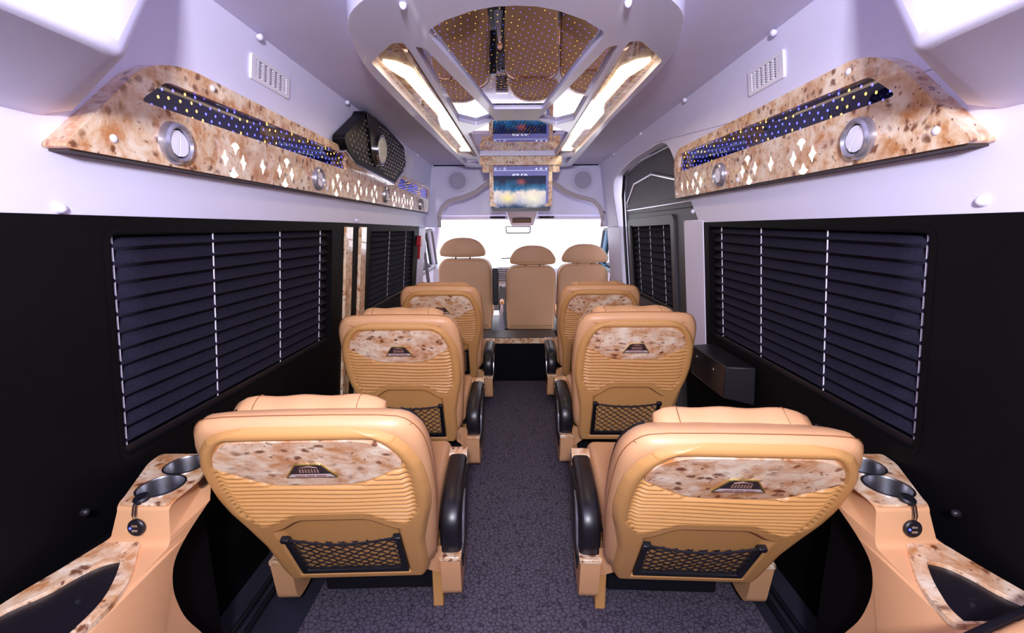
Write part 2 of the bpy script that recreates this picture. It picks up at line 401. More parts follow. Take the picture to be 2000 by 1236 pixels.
# cab overhead recess
MB_ = MB()
MB_.box(-.98, 1.05, 4.75, 4.80, 1.385, 1.80)
MB_.box(-.98, 1.05, 4.30, 4.80, 1.80, 1.84)
struct(MB_.build('wall_cab', M['whiteg'], bevel=.01))
for s, xx in ((-1, -.96), (1, 1.03)):
    q = MB().hexa([(xx - .02, 4.32, 1.30), (xx + .02, 4.32, 1.30), (xx + .02, 5.1, 1.34), (xx - .02, 5.1, 1.34), (xx * .93 - .02, 4.32, 1.82), (xx * .93 + .02, 4.32, 1.82), (xx * .93 + .02, 5.1, 1.82), (xx * .93 - .02, 5.1, 1.82)])
    struct(q.build('trim_%d' % (10 if s < 0 else 11), M['whiteg']))
# header roll above the windscreen
hd = MB().tube([(-.93, 4.85, 1.375), (1.0, 4.85, 1.375)], .035, 16); struct(hd.build('trim_12', M['whiteg']))
# A pillars
for s, xs_ in ((-1, (-.86, -.99)), (1, (.96, 1.10))):
    q = MB().tube([(xs_[0], 4.95, 1.42), (xs_[0] + s * .02, 5.1, 1.25), (xs_[1], 5.4, .9), (xs_[1] + s * .05, 5.55, .6)], [.05, .045, .045, .05], 10)
    struct(q.build('trim_%d' % (13 if s < 0 else 14), M['whiteg']))
# windscreen
ws = MB().add([(-.93, 4.92, 1.40), (1.02, 4.92, 1.40), (1.15, 5.75, .62), (-1.08, 5.75, .62)], [(0, 1, 2, 3)])
wn = struct(ws.build('window_3', M['glass'], flat=True))
for x0, x1, zz in ((-.86, -.70, .05), (.80, 1.0, .05)):
    q = MB().add([(x0, 4.93, 1.392), (x1, 4.93, 1.392), (x1 - .01 * (1 if x0 < 0 else 0), 4.975, 1.35), (x0, 4.975 + .01, 1.34)], [(0, 1, 2, 3)])
    q.build('tint_band', M['tint'], wn, flat=True)
# cab doors
for s in (-1, 1):
    xx = s * .97 + .02
    fr = lambda y, z, off=0., s=s, xx=xx: (xx - s * .12 * max(0, z - .85) - s * off, y, z)
    dr = empty('door_%d' % (2 if s < 0 else 3), (xx, 4.8, .3), kind='structure')
    out = [(4.34, .3), (4.34, 1.30), (4.95, 1.32), (5.55, .85), (5.6, .3)]
    hol = roundpoly([(4.45, .80), (4.45, 1.22), (4.86, 1.24), (5.38, .82)], .05)
    MB().slab(out, [hol], fr, -.06, 0).build('door_panel', M['whiteg'], dr, bevel=.005)
    MB().slab(hol, [], fr, -.03, -.026).build('window_pane', M['tint'] if s > 0 else M['glass'], dr, flat=True)
    MB().tube([fr(y, z, .01) for y, z in hol], .014, 8, True).build('window_seal', simple('grey_seal', (96, 90, 98), .6), dr)
# dashboard & cab floor
fl = MB().box(-1.0, 1.05, 4.6, 5.9, .0, .12); struct(fl.build('floor_cab', M['navy']))
dsh = empty('dashboard', (.03, 5.45, .12), 'pale dashboard under the bright windscreen seen between the cab seats', 'dashboard')
prof = [(5.20, .30), (5.16, .62), (5.20, .80), (5.30, .84), (5.62, .80), (5.68, .30)]
MB().slab(roundpoly(prof, .03), [], lambda y, z, o: (o, y, z), -.98, 1.04).build('dash_body', simple('pale_grey_dash', (196, 194, 206), .5), dsh)
MB().box(-.215, -.075, 5.14, 5.19, .64, .82).build('vent_housing', M['silver'], dsh, bevel=.006)
q = MB()
for i in range(7): q.box(-.20, -.09, 5.128, 5.145, .66 + i * .021, .672 + i * .021)
q.build('vent_slats', M['blackp'], dsh)
MB().disc((-.13, 5.13, .59), (0, -1, 0), .03, .03, 20).build('control_knob', M['chrome'], dsh, bevel=.004)
MB().hexa([(-.2, 5.0, .12), (-.05, 5.0, .12), (-.05, 5.2, .12), (-.2, 5.2, .12), (-.19, 5.1, .60), (-.08, 5.1, .60), (-.08, 5.2, .60), (-.19, 5.2, .60)]).build('centre_stack', M['blackp'], dsh, bevel=.01)
gl = empty('gear_lever', (-.17, 4.95, .12), 'white gear lever with a pale gaiter beside the driver seat', 'gear lever')
MB().tube([(-.17, 4.95, .12), (-.165, 4.93, .30), (-.155, 4.9, .44)], [.045, .022, .012], 12).build('gaiter', M['whiteg'], gl)
MB().disc((-.155, 4.9, .43), (0, -.2, 1), .02, .05, 16, [(.012, 0), (.024, .01), (.026, .04), (.012, .06)]).build('knob', M['burl'], gl)
wp_ = MB().tube([(-.17, 5.3, .905), (.1, 5.32, .915), (.3, 5.3, .92)], .008, 6)
tag(wp_.build('wiper_blade', M['blackp']), 'black wiper blade lying along the foot of the windscreen', 'wiper')
# step up to the cab
st = MB().box(-.88, .90, 3.58, 3.90, 0, .362); st.build('x', M['black']); o = bpy.data.objects['x']; o.name = 'trim_15'; struct(o)
st = MB().box(-.30, .33, 3.577, 3.86, .362, .376); tag(st.build('step_tread', M['blackp'], bevel=.003), 'black ribbed tread on top of the step behind the cab seats', 'step')
q = MB().box(-.30, .33, 3.563, 3.579, .328, .372); tag(q.build('step_edge_strip', M['burl'], bevel=.003), 'burl wood strip along the edge of the cab step', 'strip')

# ================================================================== WINDOWS WITH BLINDS
def window(idx, s, quad, fn, cords, ncord_parent_label, nple, frame_mat, w_parent=None, frame=True):
    y0, y1 = quad[0][0], quad[2][0]; zt0, zt1 = quad[0][1], quad[3][1]; zb0, zb1 = quad[1][1], quad[2][1]
    wo = empty('window_%d' % idx, fn((y0 + y1) / 2, zb0, -.04), kind='structure') if frame else None
    rp = roundpoly(quad, .03)
    if frame:
        MB().slab(inset(rp, -.010), [inset(rp, .004)], fn, -.002, .0015).build('window_frame', frame_mat, wo)
        MB().slab(inset(rp, .001), [inset(rp, .008)], fn, -.055, -.002).build('reveal', M['black'], wo)
        MB().slab(rp, [], fn, -.058, -.052).build('pane', M['darkglass'], wo, flat=True)
    # pleated blind
    bl = empty('pleated_blind', fn((y0 + y1) / 2, zb0 + .01, -.03), *ncord_parent_label)
    i_ = .014
    ny = 12
    vs, fs = [], []
    rows = nple * 2 + 1
    for r_ in range(rows):
        for c_ in range(ny + 1):
            t = c_ / ny; y = (y0 + i_) * (1 - t) + (y1 - i_) * t
            zt = zt0 * (1 - t) + zt1 * t - .006; zb = zb0 * (1 - t) + zb1 * t + .028
            z = zt + (zb - zt) * (r_ / (rows - 1)); 
            if r_ % 2: z -= abs(zb - zt) / (rows - 1) * .45
            off = -.026 if r_ % 2 == 0 else -.006
            vs.append(fn(y, z, off + .0008 * math.sin(c_ * 2.1 + r_)))
    for r_ in range(rows - 1):
        for c_ in range(ny):
            a = r_ * (ny + 1) + c_; fs.append((a, a + 1, a + ny + 2, a + ny + 1))
    p = MB().add(vs, fs).build('pleated_fabric', M['blind'], bl, angle=25)
    sol = p.modifiers.new('s', 'SOLIDIFY'); sol.thickness = .0012
    q = MB().slab([(y0 + .008, zb0 + .006), (y0 + .008, zb0 + .026), (y1 - .008, zb1 + .026), (y1 - .008, zb1 + .006)], [], fn, -.034, -.010)
    q.build('bottom_rail', M['blackp'], bl, bevel=.002)
    for cy in cords:
        t = (cy - y0) / (y1 - y0); zt = zt0 * (1 - t) + zt1 * t - .006; zb = zb0 * (1 - t) + zb1 * t + .028
        q = MB().tube([fn(cy, zt, -.0115), fn(cy, (zt + zb) / 2, -.0115), fn(cy, zb, -.0115)], .0019, 6)
        q.build('lift_cord', M['whitec'], bl)
window(1, -1, WIN[-1], wl, (.968, 1.296, 1.668, 2.014), ('long black pleated blind with white cords on the left wall nearest the camera', 'blind', 'pleated window blinds'), 13, M['black'])
window(2, 1, WIN[1], wr, (.965, 1.275, 1.62, 1.93), ('long black pleated blind with white cords on the right wall nearest the camera', 'blind', 'pleated window blinds'), 13, M['black'])
window(4, -1, WIN2, wl, (3.13, 3.60), ('shorter black pleated blind on the left wall beside the red hammer', 'blind', 'pleated window blinds'), 13, M['black'])
window(5, 1, [(2.66, 1.275), (2.66, .74), (3.60, .74), (3.60, 1.265)], dw, (2.86, 3.15, 3.44), ('black pleated blind in the sliding door on the right', 'blind', 'pleated window blinds'), 11, M['blackp'])
# burl strips on left wall
for i, (y0, y1) in enumerate(((2.265, 2.36), (2.475, 2.565))):
    q = MB().slab([(y0, .30), (y0, 1.262), (y1, 1.262), (y1, .30)], [], wl, -.005, .012 + .004 * i)
    tag(q.build('burl_door_strip', M['burl'], bevel=.003), ('upright glossy burl strip on the left wall just ahead of the long blind', 'upright glossy burl strip on the left wall next to the shorter blind')[i], 'strip', 'burl strips between the left blinds')
# hammer
h = empty('safety_hammer', wl(3.97, 1.0, .02), 'red emergency hammer hanging on the left pillar beside the shorter blind', 'hammer')
HH = lambda y, z, o: wl(y, z, .02 + o)
MB().slab(roundpoly([(3.93, 1.19), (3.93, 1.10), (4.0, 1.10), (4.02, 1.19)], .015), [], HH, -.015, .02).build('head', M['red'], h, bevel=.004)
MB().slab(roundpoly([(3.955, 1.10), (3.965, .99), (3.985, .99), (3.99, 1.10)], .006), [], HH, -.008, .012).build('handle', M['red'], h, bevel=.004)
# seat belts at the cab pillars
for s, xx in ((-1, -.885), (1, .955)):
    h = empty('seat_belt', (xx, 4.4, .5), ('grey seat belt hanging from the left pillar of the cab', 'grey seat belt hanging from the right pillar of the cab')[s > 0], 'seat belt')
    MB().box(xx - .018, xx + .018, 4.38, 4.41, 1.02, 1.13).build('anchor', M['silver'], h, bevel=.006)
    MB().hexa([(xx + s * .0 - .02 + .05 * -s, 4.40, .45), (xx + .02 + .05 * -s, 4.40, .45), (xx + .02 + .05 * -s, 4.404, .45), (xx - .02 + .05 * -s, 4.404, .45),
               (xx - .014, 4.39, 1.04), (xx + .014, 4.39, 1.04), (xx + .014, 4.394, 1.04), (xx - .014, 4.394, 1.04)]).build('webbing', simple('grey_webbing', (110, 100, 104), .7), h)

# ================================================================== CEILING UNIT
cu = empty('ceiling_console', (0, 2.4, 1.75), 'large white ceiling panel with star mirrors and two warm strip lights', 'ceiling panel')
O = [(.0, .78), (-.20, .80), (-.34, .93), (-.455, 1.16), (-.485, 1.42), (-.480, 1.9), (-.455, 2.7), (-.415, 3.82), (-.36, 3.90), (0, 3.90)]
def smooth_closed(pts, n=6):
    out = []; m = len(pts)
    for i in range(m):
        p0, p1, p2, p3 = (Vector(pts[(i + k - 1) % m]) for k in range(4))
        for j in range(n):
            t = j / n
            q = .5 * ((2 * p1) + (-p0 + p2) * t + (2 * p0 - 5 * p1 + 4 * p2 - p3) * t * t + (-p0 + 3 * p1 - 3 * p2 + p3) * t ** 3); out.append((q.x, q.y))
    return out
near = [(-.20, .80), (-.36, .92), (-.45, 1.14), (-.485, 1.42)]
outl = [(-x, y) for x, y in reversed(near)]
crv = smooth_closed([(.468, 2.5), (.475, 2.0), (.482, 1.62), (.452, 1.36), (.385, 1.19), (.21, 1.05), (0, 1.01), (-.21, 1.05), (-.385, 1.19), (-.452, 1.36), (-.487, 1.62), (-.485, 2.0), (-.478, 2.5)], 6)[6:67]
outer = crv + roundpoly([(-.48, 2.3), (-.425, 3.95), (-.38, 4.03), (.42, 4.03), (.47, 3.95), (.465, 2.3)], [.0, .02, .02, .02, .02, 0], 3)
cenm = smooth_closed([(-.232, 1.20), (-.12, 1.105), (0, 1.075), (.12, 1.105), (.236, 1.20)], 6)[:25]
cenm = [(-.232, 1.315), (-.176, 1.255), (-.10, 1.205), (-.05, 1.188), (0.0, 1.183), (.05, 1.188), (.10, 1.208), (.176, 1.262), (.240, 1.335), (.240, 1.37), (.117, 2.12), (-.096, 2.12), (-.232, 1.355)]
cenm = roundpoly(cenm, [.02, 0, 0, 0, 0, 0, 0, 0, .02, .02, .01, .01, .02], 3)
def mir(p): return [(-x + .006, y) for x, y in reversed(p)]
sidm = roundpoly([(-.290, 1.42), (-.264, 1.435), (-.100, 2.315), (-.2, 2.435), (-.278, 2.345)], [.012, .012, .004, .01, .01], 3)
frm = roundpoly([(-.262, 2.64), (-.10, 2.335), (.105, 2.33), (.290, 2.62), (.285, 3.42), (-.262, 3.42)], .008, 3)
tray = roundpoly([(-.455, 1.545), (-.350, 1.395), (-.316, 1.395), (-.312, 1.46), (-.280, 3.48), (-.408, 3.38)], [.02, .02, .02, .05, .01, .01], 4)
tri = roundpoly([(-.410, 3.48), (-.295, 3.57), (-.300, 3.88), (-.405, 3.88)], .006, 2)
holes = [cenm, sidm, mir(sidm), frm, tray, mir(tray), tri, mir(tri)]
ZC = 1.765
MB().slab(outer, holes, HOR(ZC), -.055, 0).build('panel_body', M['whiteg'], cu, bevel=.006, seg=3)
for nm, hp in (('mirror', cenm), ('side_mirror', sidm), ('side_mirror', mir(sidm)), ('front_mirror', frm), ('corner_mirror', tri), ('corner_mirror', mir(tri))):
    MB().slab(inset(hp, -.004), [], (lambda x, y, o: (x, y, ZC + .018 - o - (y - 1.18) * .010)) if nm == 'mirror' else HOR(ZC + .018), -.006, 0).build(nm, M['starceil'], cu, flat=True)
for k, tp in enumerate((tray, mir(tray))):
    sg = -1 if k == 0 else 1
    t_ = MB().slab(inset(tp, -.003), [], HOR(ZC + .022), -.006, 0).build('light_tray', M['burl'], cu, flat=True)
    # inner slanted ledge
    q = MB().hexa([(sg * .345, 1.45, ZC + .02), (sg * .318, 1.45, ZC + .02), (sg * .288, 3.44, ZC + .02), (sg * .310, 3.44, ZC + .02),
                   (sg * .325, 1.45, ZC - .004), (sg * .317, 1.45, ZC - .004), (sg * .287, 3.44, ZC - .004), (sg * .294, 3.44, ZC - .004)])
    q.build('ledge', M['burl'], t_)
    strip = [(-.432, 1.595), (-.392, 1.615), (-.352, 1.685), (-.330, 2.41), (-.366, 2.36), (-.398, 1.76), (-.428, 1.655)]
    strip2 = [(-.330, 2.50), (-.372, 2.49), (-.355, 3.22), (-.385, 3.25), (-.385, 3.31), (-.318, 3.31)]
    for st_ in (strip, strip2):
        pp = st_ if k == 0 else [(-x + .006, y) for x, y in reversed(st_)]
        MB().slab(pp, [], HOR(ZC + .020), 0, .004).build('light_strip', M['lamp'], t_, flat=True)
    MB().disc((sg * .385, 1.50, ZC + .022), (0, 0, -1), .008, .006, 12).build('screw_cap', M['cap'], t_)

# ================================================================== drop-down monitor
mo = empty('drop_down_monitor', (.02, 3.45, 1.74), 'drop-down monitor in a burl frame hanging from the ceiling, showing a stormy picture', 'monitor')
MB().slab(roundpoly([(-.262, 1.703), (-.262, 1.764), (.335, 1.764), (.335, 1.703)], .010), [], FRONT(3.46), -.0, .03).build('mount_bar', M['burl'], mo, bevel=.004)
for xa, xb in ((-.245, -.195), (.272, .322)):
    MB().slab(roundpoly([(xa, 1.655), (xa, 1.705), (xb, 1.705), (xb, 1.655)], .010), [], FRONT(3.475), 0, .02).build('hinge_block', M['burl'], mo, bevel=.005)
MB().box(-.25, .325, 3.47, 3.85, 1.715, 1.764).build('housing', M['silver'], mo, bevel=.01)
SCR = lambda x, z, o=0.: (x + .0385, 3.505 - o, z - .008)
MB().slab(roundpoly([(-.225, 1.385), (-.225, 1.72), (.225, 1.72), (.225, 1.385)], [.03, .008, .008, .03]), [], SCR, -.03, 0).build('screen_shell', M['blackp'], mo, bevel=.004)
fo = roundpoly([(-.235, 1.43), (-.235, 1.718), (.235, 1.718), (.235, 1.43)], .006, 2)
fi = [(-.205, 1.432), (-.205, 1.708), (.205, 1.708), (.205, 1.432)]
fopen = [(-.235, 1.42), (-.235, 1.718), (.235, 1.718), (.235, 1.42), (.175, 1.42), (.205, 1.455), (.205, 1.710), (-.205, 1.710), (-.205, 1.455), (-.175, 1.42)]
MB().slab(fopen, [], SCR, -.002, .010).build('screen_frame', M['burl'], mo, bevel=.002)
scn = MB().slab([(-.206, 1.418), (-.206, 1.711), (.206, 1.711), (.206, 1.418)], [], SCR, 0, .004).build('screen', M['ui'], mo, flat=True)
q = MB().slab([(-.196, 0.002), (-.196, .234), (.196, .234), (.196, .002)], [], lambda x, z, o: (x, -o, z), 0, .002)
q.v = [tuple(v) for v in q.v]
po = q.build('picture', M['pic'], origin=(0, 0, 0), flat=True); po.parent = mo
po.location = Vector((.030, 3.500, 1.401)) - Vector(mo.location)
def text(name, body, size, loc, rot, mat, parent, ext=.0006, align='CENTER'):
    c = bpy.data.curves.new(name, 'FONT'); c.body = body; c.size = size; c.extrude = ext; c.align_x = align; c.materials.append(mat)
    o = bpy.data.objects.new(name, c); COL.objects.link(o)
    if parent: o.parent = parent; o.location = Vector(loc) - Vector(parent.location)
    else: o.location = loc
    o.rotation_euler = rot; bpy.context.view_layer.update()
    me = bpy.data.meshes.new_from_object(o.evaluated_get(bpy.context.evaluated_depsgraph_get())); n = bpy.data.objects.new(name, me); COL.objects.link(n)
    n.parent = o.parent; n.location = o.location; n.rotation_euler = rot; bpy.data.objects.remove(o); n.name = name; return n
text('clock_text', '07:50', .052, (.030, 3.5008, 1.612), (R(90), 0, 0), M['uitext'], mo)
q = MB(); q.slab([(-.2, 1.680), (-.2, 1.6815), (.2, 1.6815), (.2, 1.680)], [], SCR, .004, .005)
for x in (-.19, -.12): 
    q.slab([(x + .008 * math.cos(a * .785), 1.693 + .008 * math.sin(a * .785)) for a in range(8)], [[(x + .006 * math.cos(a * .785), 1.693 + .006 * math.sin(a * .785)) for a in range(8)]], SCR, .004, .005)
q.slab([(-.156, 1.686), (-.156, 1.70), (-.154, 1.70), (-.154, 1.686)], [], SCR, .004, .005)
for x in (.15,): q.slab([(x - .008, 1.687), (x - .008, 1.699), (x + .008, 1.699), (x + .008, 1.687)], [[(x - .006, 1.689), (x - .006, 1.697), (x + .006, 1.697), (x + .006, 1.689)]], SCR, .004, .005)
q.slab([(.107, 1.688), (.115, 1.700), (.123, 1.688)], [], SCR, .004, .005); q.slab([(.18, 1.694), (.192, 1.701), (.192, 1.687)], [], SCR, .004, .005)
q.build('status_icons', M['uitext'], mo, flat=True)

# cab overhead console and mirror
oc = empty('overhead_console', (.065, 4.75, 1.30), 'pale overhead console with a small dark display above the rear-view mirror', 'console')
MB().hexa([(-.05, 4.72, 1.275), (.18, 4.72, 1.275), (.18, 4.82, 1.275), (-.05, 4.82, 1.275), (-.10, 4.55, 1.42), (.225, 4.55, 1.42), (.225, 4.82, 1.42), (-.10, 4.82, 1.42)]).build('console_body', M['whiteg'], oc, bevel=.015, seg=3)
MB().hexa([(-.035, 4.670, 1.305), (.155, 4.670, 1.305), (.155, 4.72, 1.305), (-.035, 4.72, 1.305), (-.035, 4.622, 1.345), (.155, 4.622, 1.345), (.155, 4.72, 1.345), (-.035, 4.72, 1.345)]).build('display', simple('dark_display', (92, 80, 76), .2), oc)
rm = empty('rear_view_mirror', (.03, 4.9, 1.2), 'rear-view mirror hanging at the top of the windscreen', 'mirror')
rmo = roundpoly([(-.105, 1.195), (-.115, 1.275), (.165, 1.275), (.155, 1.195)], .02)
MB().slab(rmo, [], FRONT(4.9), -.03, 0).build('mirror_shell', simple('mirror_shell_grey', (96, 90, 88), .4), rm, bevel=.006)
MB().slab(inset(rmo, .012), [], FRONT(4.9), 0, .002).build('mirror_glass', M['chrome'], rm, flat=True)
for x0, x1 in ((-.27, -.11), (.24, .40)):
    tag(MB().box(x0, x1, 4.80, 4.815, 1.352, 1.375).build('visor_cutout', M['blackp'], bevel=.004), 'dark slot in the header %s the overhead console' % ('left of' if x0 < 0 else 'right of'), 'slot')  # solid black bar stands in for a dark cut-out
# round speakers in the bulkhead
for x, lab in ((-.538, 'round pale speaker in the bulkhead left of the monitor'), (.615, 'round pale speaker in the bulkhead right of the monitor')):
    sp = empty('round_speaker', (x, 4.3, 1.60), lab, 'speaker', 'bulkhead speakers')
    MB().disc((x, 4.30, 1.682), (0, -1, 0), .1, .01, 40, [(.105, 0), (.105, .006), (.098, .012), (.088, .012), (.082, .006), (.0815, .004)]).build('speaker_ring', M['whiteg'], sp)
    MB().disc((x, 4.30, 1.682), (0, -1, 0), .1, .01, 40, [(.078, .002), (.074, .010), (.06, .012), (.058, .008), (.0, .010)]).build('speaker_grille', simple('speaker_mesh_grey', (190, 186, 208), .6, bump=(900, .5)), sp)

# ================================================================== wood light panels on the valances
WP = {s: WALL(s, .80) for s in (-1, 1)}
def kite(c, a, b, rot=0):
    pts = [(0, b), (a * .35, b * .30), (a, 0), (a * .45, -b * .45), (0, -b), (-a * .35, -b * .30), (-a, 0), (-a * .45, b * .45)]
    return [(c[0] + x * math.cos(rot) - y * math.sin(rot), c[1] + x * math.sin(rot) + y * math.cos(rot)) for x, y in pts]
def fan(c, a, b, up_=1):
    pts = [(-a, b * .3 * up_), (-a * .5, b * .85 * up_), (0, b * up_), (a * .5, b * .85 * up_), (a, b * .3 * up_), (a * .4, -b * .1 * up_), (0, -b * up_), (-a * .4, -b * .1 * up_)]
    return [(c[0] + x, c[1] + y) for x, y in pts]
def cluster(y):
    return [kite((y - .037, 1.439), .0145, .021), fan((y + .010, 1.470), .018, .016), kite((y + .046, 1.438), .0145, .021), fan((y, 1.406), .020, .015, -1)]
def lightpanel(s, outl, radii, star, clusters, label):
    f_ = WP[s]
    p = empty('burl_light_panel', f_(outl[0][0] + .5, 1.39, -.02), label, 'light panel')
    op = roundpoly(outl, radii, 6)
    hs = [roundpoly(q, .02, 4) for q in star]
    MB().slab(op, hs, f_, -.045, 0).build('burl_fascia', M['burl'], p, bevel=.011, seg=4)
    for h_ in hs:
        MB().slab(inset(h_, -.003), [], f_, -.020, -.012).build('star_mirror', M['starside'], p, flat=True)
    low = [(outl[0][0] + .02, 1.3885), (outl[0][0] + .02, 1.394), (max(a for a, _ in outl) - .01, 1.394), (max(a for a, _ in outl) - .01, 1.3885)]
    MB().slab(low, [], f_, -.045, -.006).build('edge_trim', M['brown'], p)  # dark brown strip added for the dark underside lip of the panel
    for c_ in clusters:
        MB().slab(c_, [], f_, -.001, .0012).build('light_cutout', M['glow'], p, flat=True)
    return p
cl_l = []
for c_ in (1.30, 1.585, 2.03, 2.30, 2.56, 2.98, 3.22, 3.46): cl_l += cluster(c_)
for c_ in (1.447, 2.165, 2.43, 3.10, 3.34): cl_l.append(kite((c_, 1.44), .0145, .022))
outL = [(.815, 1.392), (1.005, 1.585), (1.12, 1.620), (2.17, 1.606), (2.20, 1.545), (2.80, 1.512), (2.97, 1.60), (4.10, 1.612), (4.15, 1.392)]
starL = [[(.99, 1.512), (1.065, 1.570), (2.085, 1.582), (2.155, 1.515)], [(3.04, 1.518), (3.13, 1.585), (4.09, 1.588), (4.10, 1.505)]]
lightpanel(-1, outL, [.02, .05, .06, .03, .02, .02, .02, .04, .04], starL, cl_l, 'long burl light panel with star mirrors and lit cut-outs on the left wall')
cl_r = []
for c_ in (1.29, 1.58, 2.02, ): cl_r += cluster(c_)
cl_r += [kite((1.45, 1.44), .0145, .022), kite((2.13, 1.44), .010, .018), kite((2.2, 1.44), .010, .018)]
outR = [(.82, 1.392), (1.005, 1.585), (1.10, 1.622), (2.25, 1.612), (2.30, 1.560), (2.30, 1.392)]
lightpanel(1, outR, [.02, .05, .06, .04, .03, .02], [[(.99, 1.512), (1.065, 1.570), (2.22, 1.588), (2.255, 1.508)]], cl_r, 'shorter burl light panel with a star mirror and lit cut-outs on the right wall')
# air vents
def vent(s, y, z, r, label, tilt):
    c = Vector(WP[s](y, z, -.002)); ax = Vector((-s, 0, -.1)).normalized()
    v = empty('air_vent', c - Vector((0, 0, r)), label, 'air vent', 'round air vents')
    MB().disc(c, ax, r, .02, 36, [(r, 0), (r, .008), (r * .93, .017), (r * .80, .021), (r * .70, .016), (r * .66, .002)]).build('ring', M['silver'], v)
    MB().disc(c, ax, r, .02, 30, [(r * .67, 0), (r * .67, .002), (r * .0, .003)]).build('backing', M['dgrey'], v)
    uz = Vector((0, 0, 1)); uy = Vector((0, 1, 0)); a = tilt
    d1 = (uy * math.cos(a) + uz * math.sin(a)); d2 = (-uy * math.sin(a) + uz * math.cos(a))
    for k, (o0, o1) in enumerate(((-.60, -.06), (.02, .60))):
        vs = []
        n = 14
        top = []
        for i in range(n + 1):
            t = -1 + 2 * i / n
            hw = math.sqrt(max(0, 1 - t * t))
            lo = max(o0, -hw * .64); hi = min(o1, hw * .64)
            if hi < lo: lo = hi = (lo + hi) / 2
            top.append((t * .62, lo, hi))
        ring = [(t, lo) for t, lo, hi in top] + [(t, hi) for t, lo, hi in reversed(top)]
        fnv = lambda p, q_, o: tuple(c + d1 * p * r + d2 * q_ * r + ax * (.006 + o + .006 * (1 - p * p)))
        n2 = len(top)
        vs = [fnv(p, q_, 0) for p, q_ in ring] + [fnv(p, q_, .003) for p, q_ in ring]
        m_ = len(ring); fs = []
        for i in range(n2 - 1):
            a_, b_ = i, i + 1; c2, d_ = m_ - 1 - (i + 1), m_ - 1 - i
            fs += [(a_, b_, c2, d_), (a_ + m_, d_ + m_, c2 + m_, b_ + m_)]
        for i in range(m_): j = (i + 1) % m_; fs.append((i, j, j + m_, i + m_))
        MB().add(vs, fs).build('louvre', M['cap'], v)
vent(-1, 1.08, 1.445, .047, 'round silver air vent in the left light panel nearest the camera', R(80))
vent(-1, 1.835, 1.445, .045, 'round silver air vent in the left light panel, second from the camera', R(-20))
vent(-1, 2.77, 1.452, .047, 'round silver air vent in the left light panel below the black grille', R(70))
vent(-1, 3.78, 1.445, .045, 'round silver air vent in the left light panel nearest the cab', R(80))
vent(1, 1.085, 1.447, .047, 'round silver air vent in the right light panel nearest the camera', R(120))
vent(1, 1.79, 1.447, .045, 'round silver air vent in the right light panel nearest the sliding door', R(120))
# screw caps on panels
for s, y, z, wh in ((-1, .92, 1.425, 'near its pointed end'), (-1, 1.22, 1.600, 'on its upper rim'), (-1, 1.93, 1.415, 'beside the second vent'), (1, .895, 1.425, 'near its pointed end'), (1, 1.13, 1.600, 'on its upper rim'), (1, 1.66, 1.415, 'between the two vents'), (1, 2.27, 1.41, 'at its far end')):
    c = Vector(WP[s](y, z, -.001)); ax = (-s, 0, -.1)
    q = MB().disc(c, ax, .007, .004, 14, [(.008, 0), (.008, .003), (.004, .006), (0, .0065)])
    tag(q.build('screw_cap', M['cap']), 'small white screw cap on the %s burl light panel, %s' % (side[s], wh), 'screw cap', 'screw caps on the burl panels')
# studs
def stud(c, ax, lab, grp, r=.010):
    tag(MB().disc(c, ax, r, .01, 16, [(r, 0), (r, .003), (r * .8, .009), (r * .35, .0125), (0, .013)]).build('stud', M['whiteg']), lab, 'stud', grp)
for k_, y in enumerate((1.45, 2.15, 2.87, 3.62, 4.24)):
    for s in (-1, 1):
        stud((s * .752, y, 1.808), (-s * .5, 0, -1), 'pale round stud on the %s ceiling seam, %s' % (side[s], ('nearest the camera', 'second from the camera', 'middle one of five', 'second from the bulkhead', 'at the bulkhead corner')[k_]), 'studs on the %s ceiling seam' % side[s])
for s, y, z in ((-1, .849, 1.29), (1, .845, 1.295), (-1, 2.42, 1.295), (1, 2.19, 1.325)):
    stud(V(s)(y, z), (-s, 0, 0), 'pale round stud near the lower edge of the %s upper wall trim, %s' % (side[s], 'near the camera' if y < 1 else 'farther forward'), None)
for s in (-1, 1): stud((s * .262, 1.168, ZC), (0, 0, -1), 'pale stud on the ceiling panel at the %s corner of the big mirror' % side[s], None, .009)
for s in (-1, 1): stud((s * .878, .812, .690), (-s, 0, 0), 'small black stud on the %s wall above the side console' % side[s], None, .008)
for o in bpy.data.objects:
    if o.name.startswith('stud') and o.get('label', '').startswith('small black'): o.data.materials.clear(); o.data.materials.append(M['blackp'])
# square grilles
def grille(s, y0, y1, z0, z1, lab, rows=6):
    f_ = V(s)
    g = empty('square_grille', f_((y0 + y1) / 2, z0), lab, 'grille')
    op = roundpoly([(y0, z0), (y0, z1), (y1, z1), (y1, z0)], .008); ip = [(y0 + .022, z0 + .012), (y0 + .022, z1 - .012), (y1 - .022, z1 - .012), (y1 - .022, z0 + .012)]
    MB().slab(op, [ip], f_, 0, .008).build('grille_frame', M['cap'], g, bevel=.003)
    MB().slab(ip, [], f_, -.0, .001).build('opening', M['hole'], g, flat=True)
    q = MB(); n = 6
    a0, a1 = ip[0][0], ip[2][0]; c0, c1 = ip[0][1], ip[1][1]
    for i in range(n):
        yy = a0 + (a1 - a0) * (i + .5) / n; q.slab([(yy - .005, c0), (yy - .005, c1), (yy + .005, c1), (yy + .005, c0)], [], f_, .0005, .006)
    for i in range(1, 8):
        zz = c0 + (c1 - c0) * i / 8; q.slab([(a0, zz - .0012), (a0, zz + .0012), (a1, zz + .0012), (a1, zz - .0012)], [], f_, .0005, .007)
    q.build('grille_bars', M['cap'], g)
grille(-1, 1.43, 1.655, 1.688, 1.758, 'white square air grille on the left upper wall nearest the camera')
grille(1, 1.425, 1.625, 1.678, 1.754, 'white square air grille on the right upper wall')
grille(-1, 3.30, 3.54, 1.70, 1.775, 'white square air grille on the left upper wall ahead of the black grille')

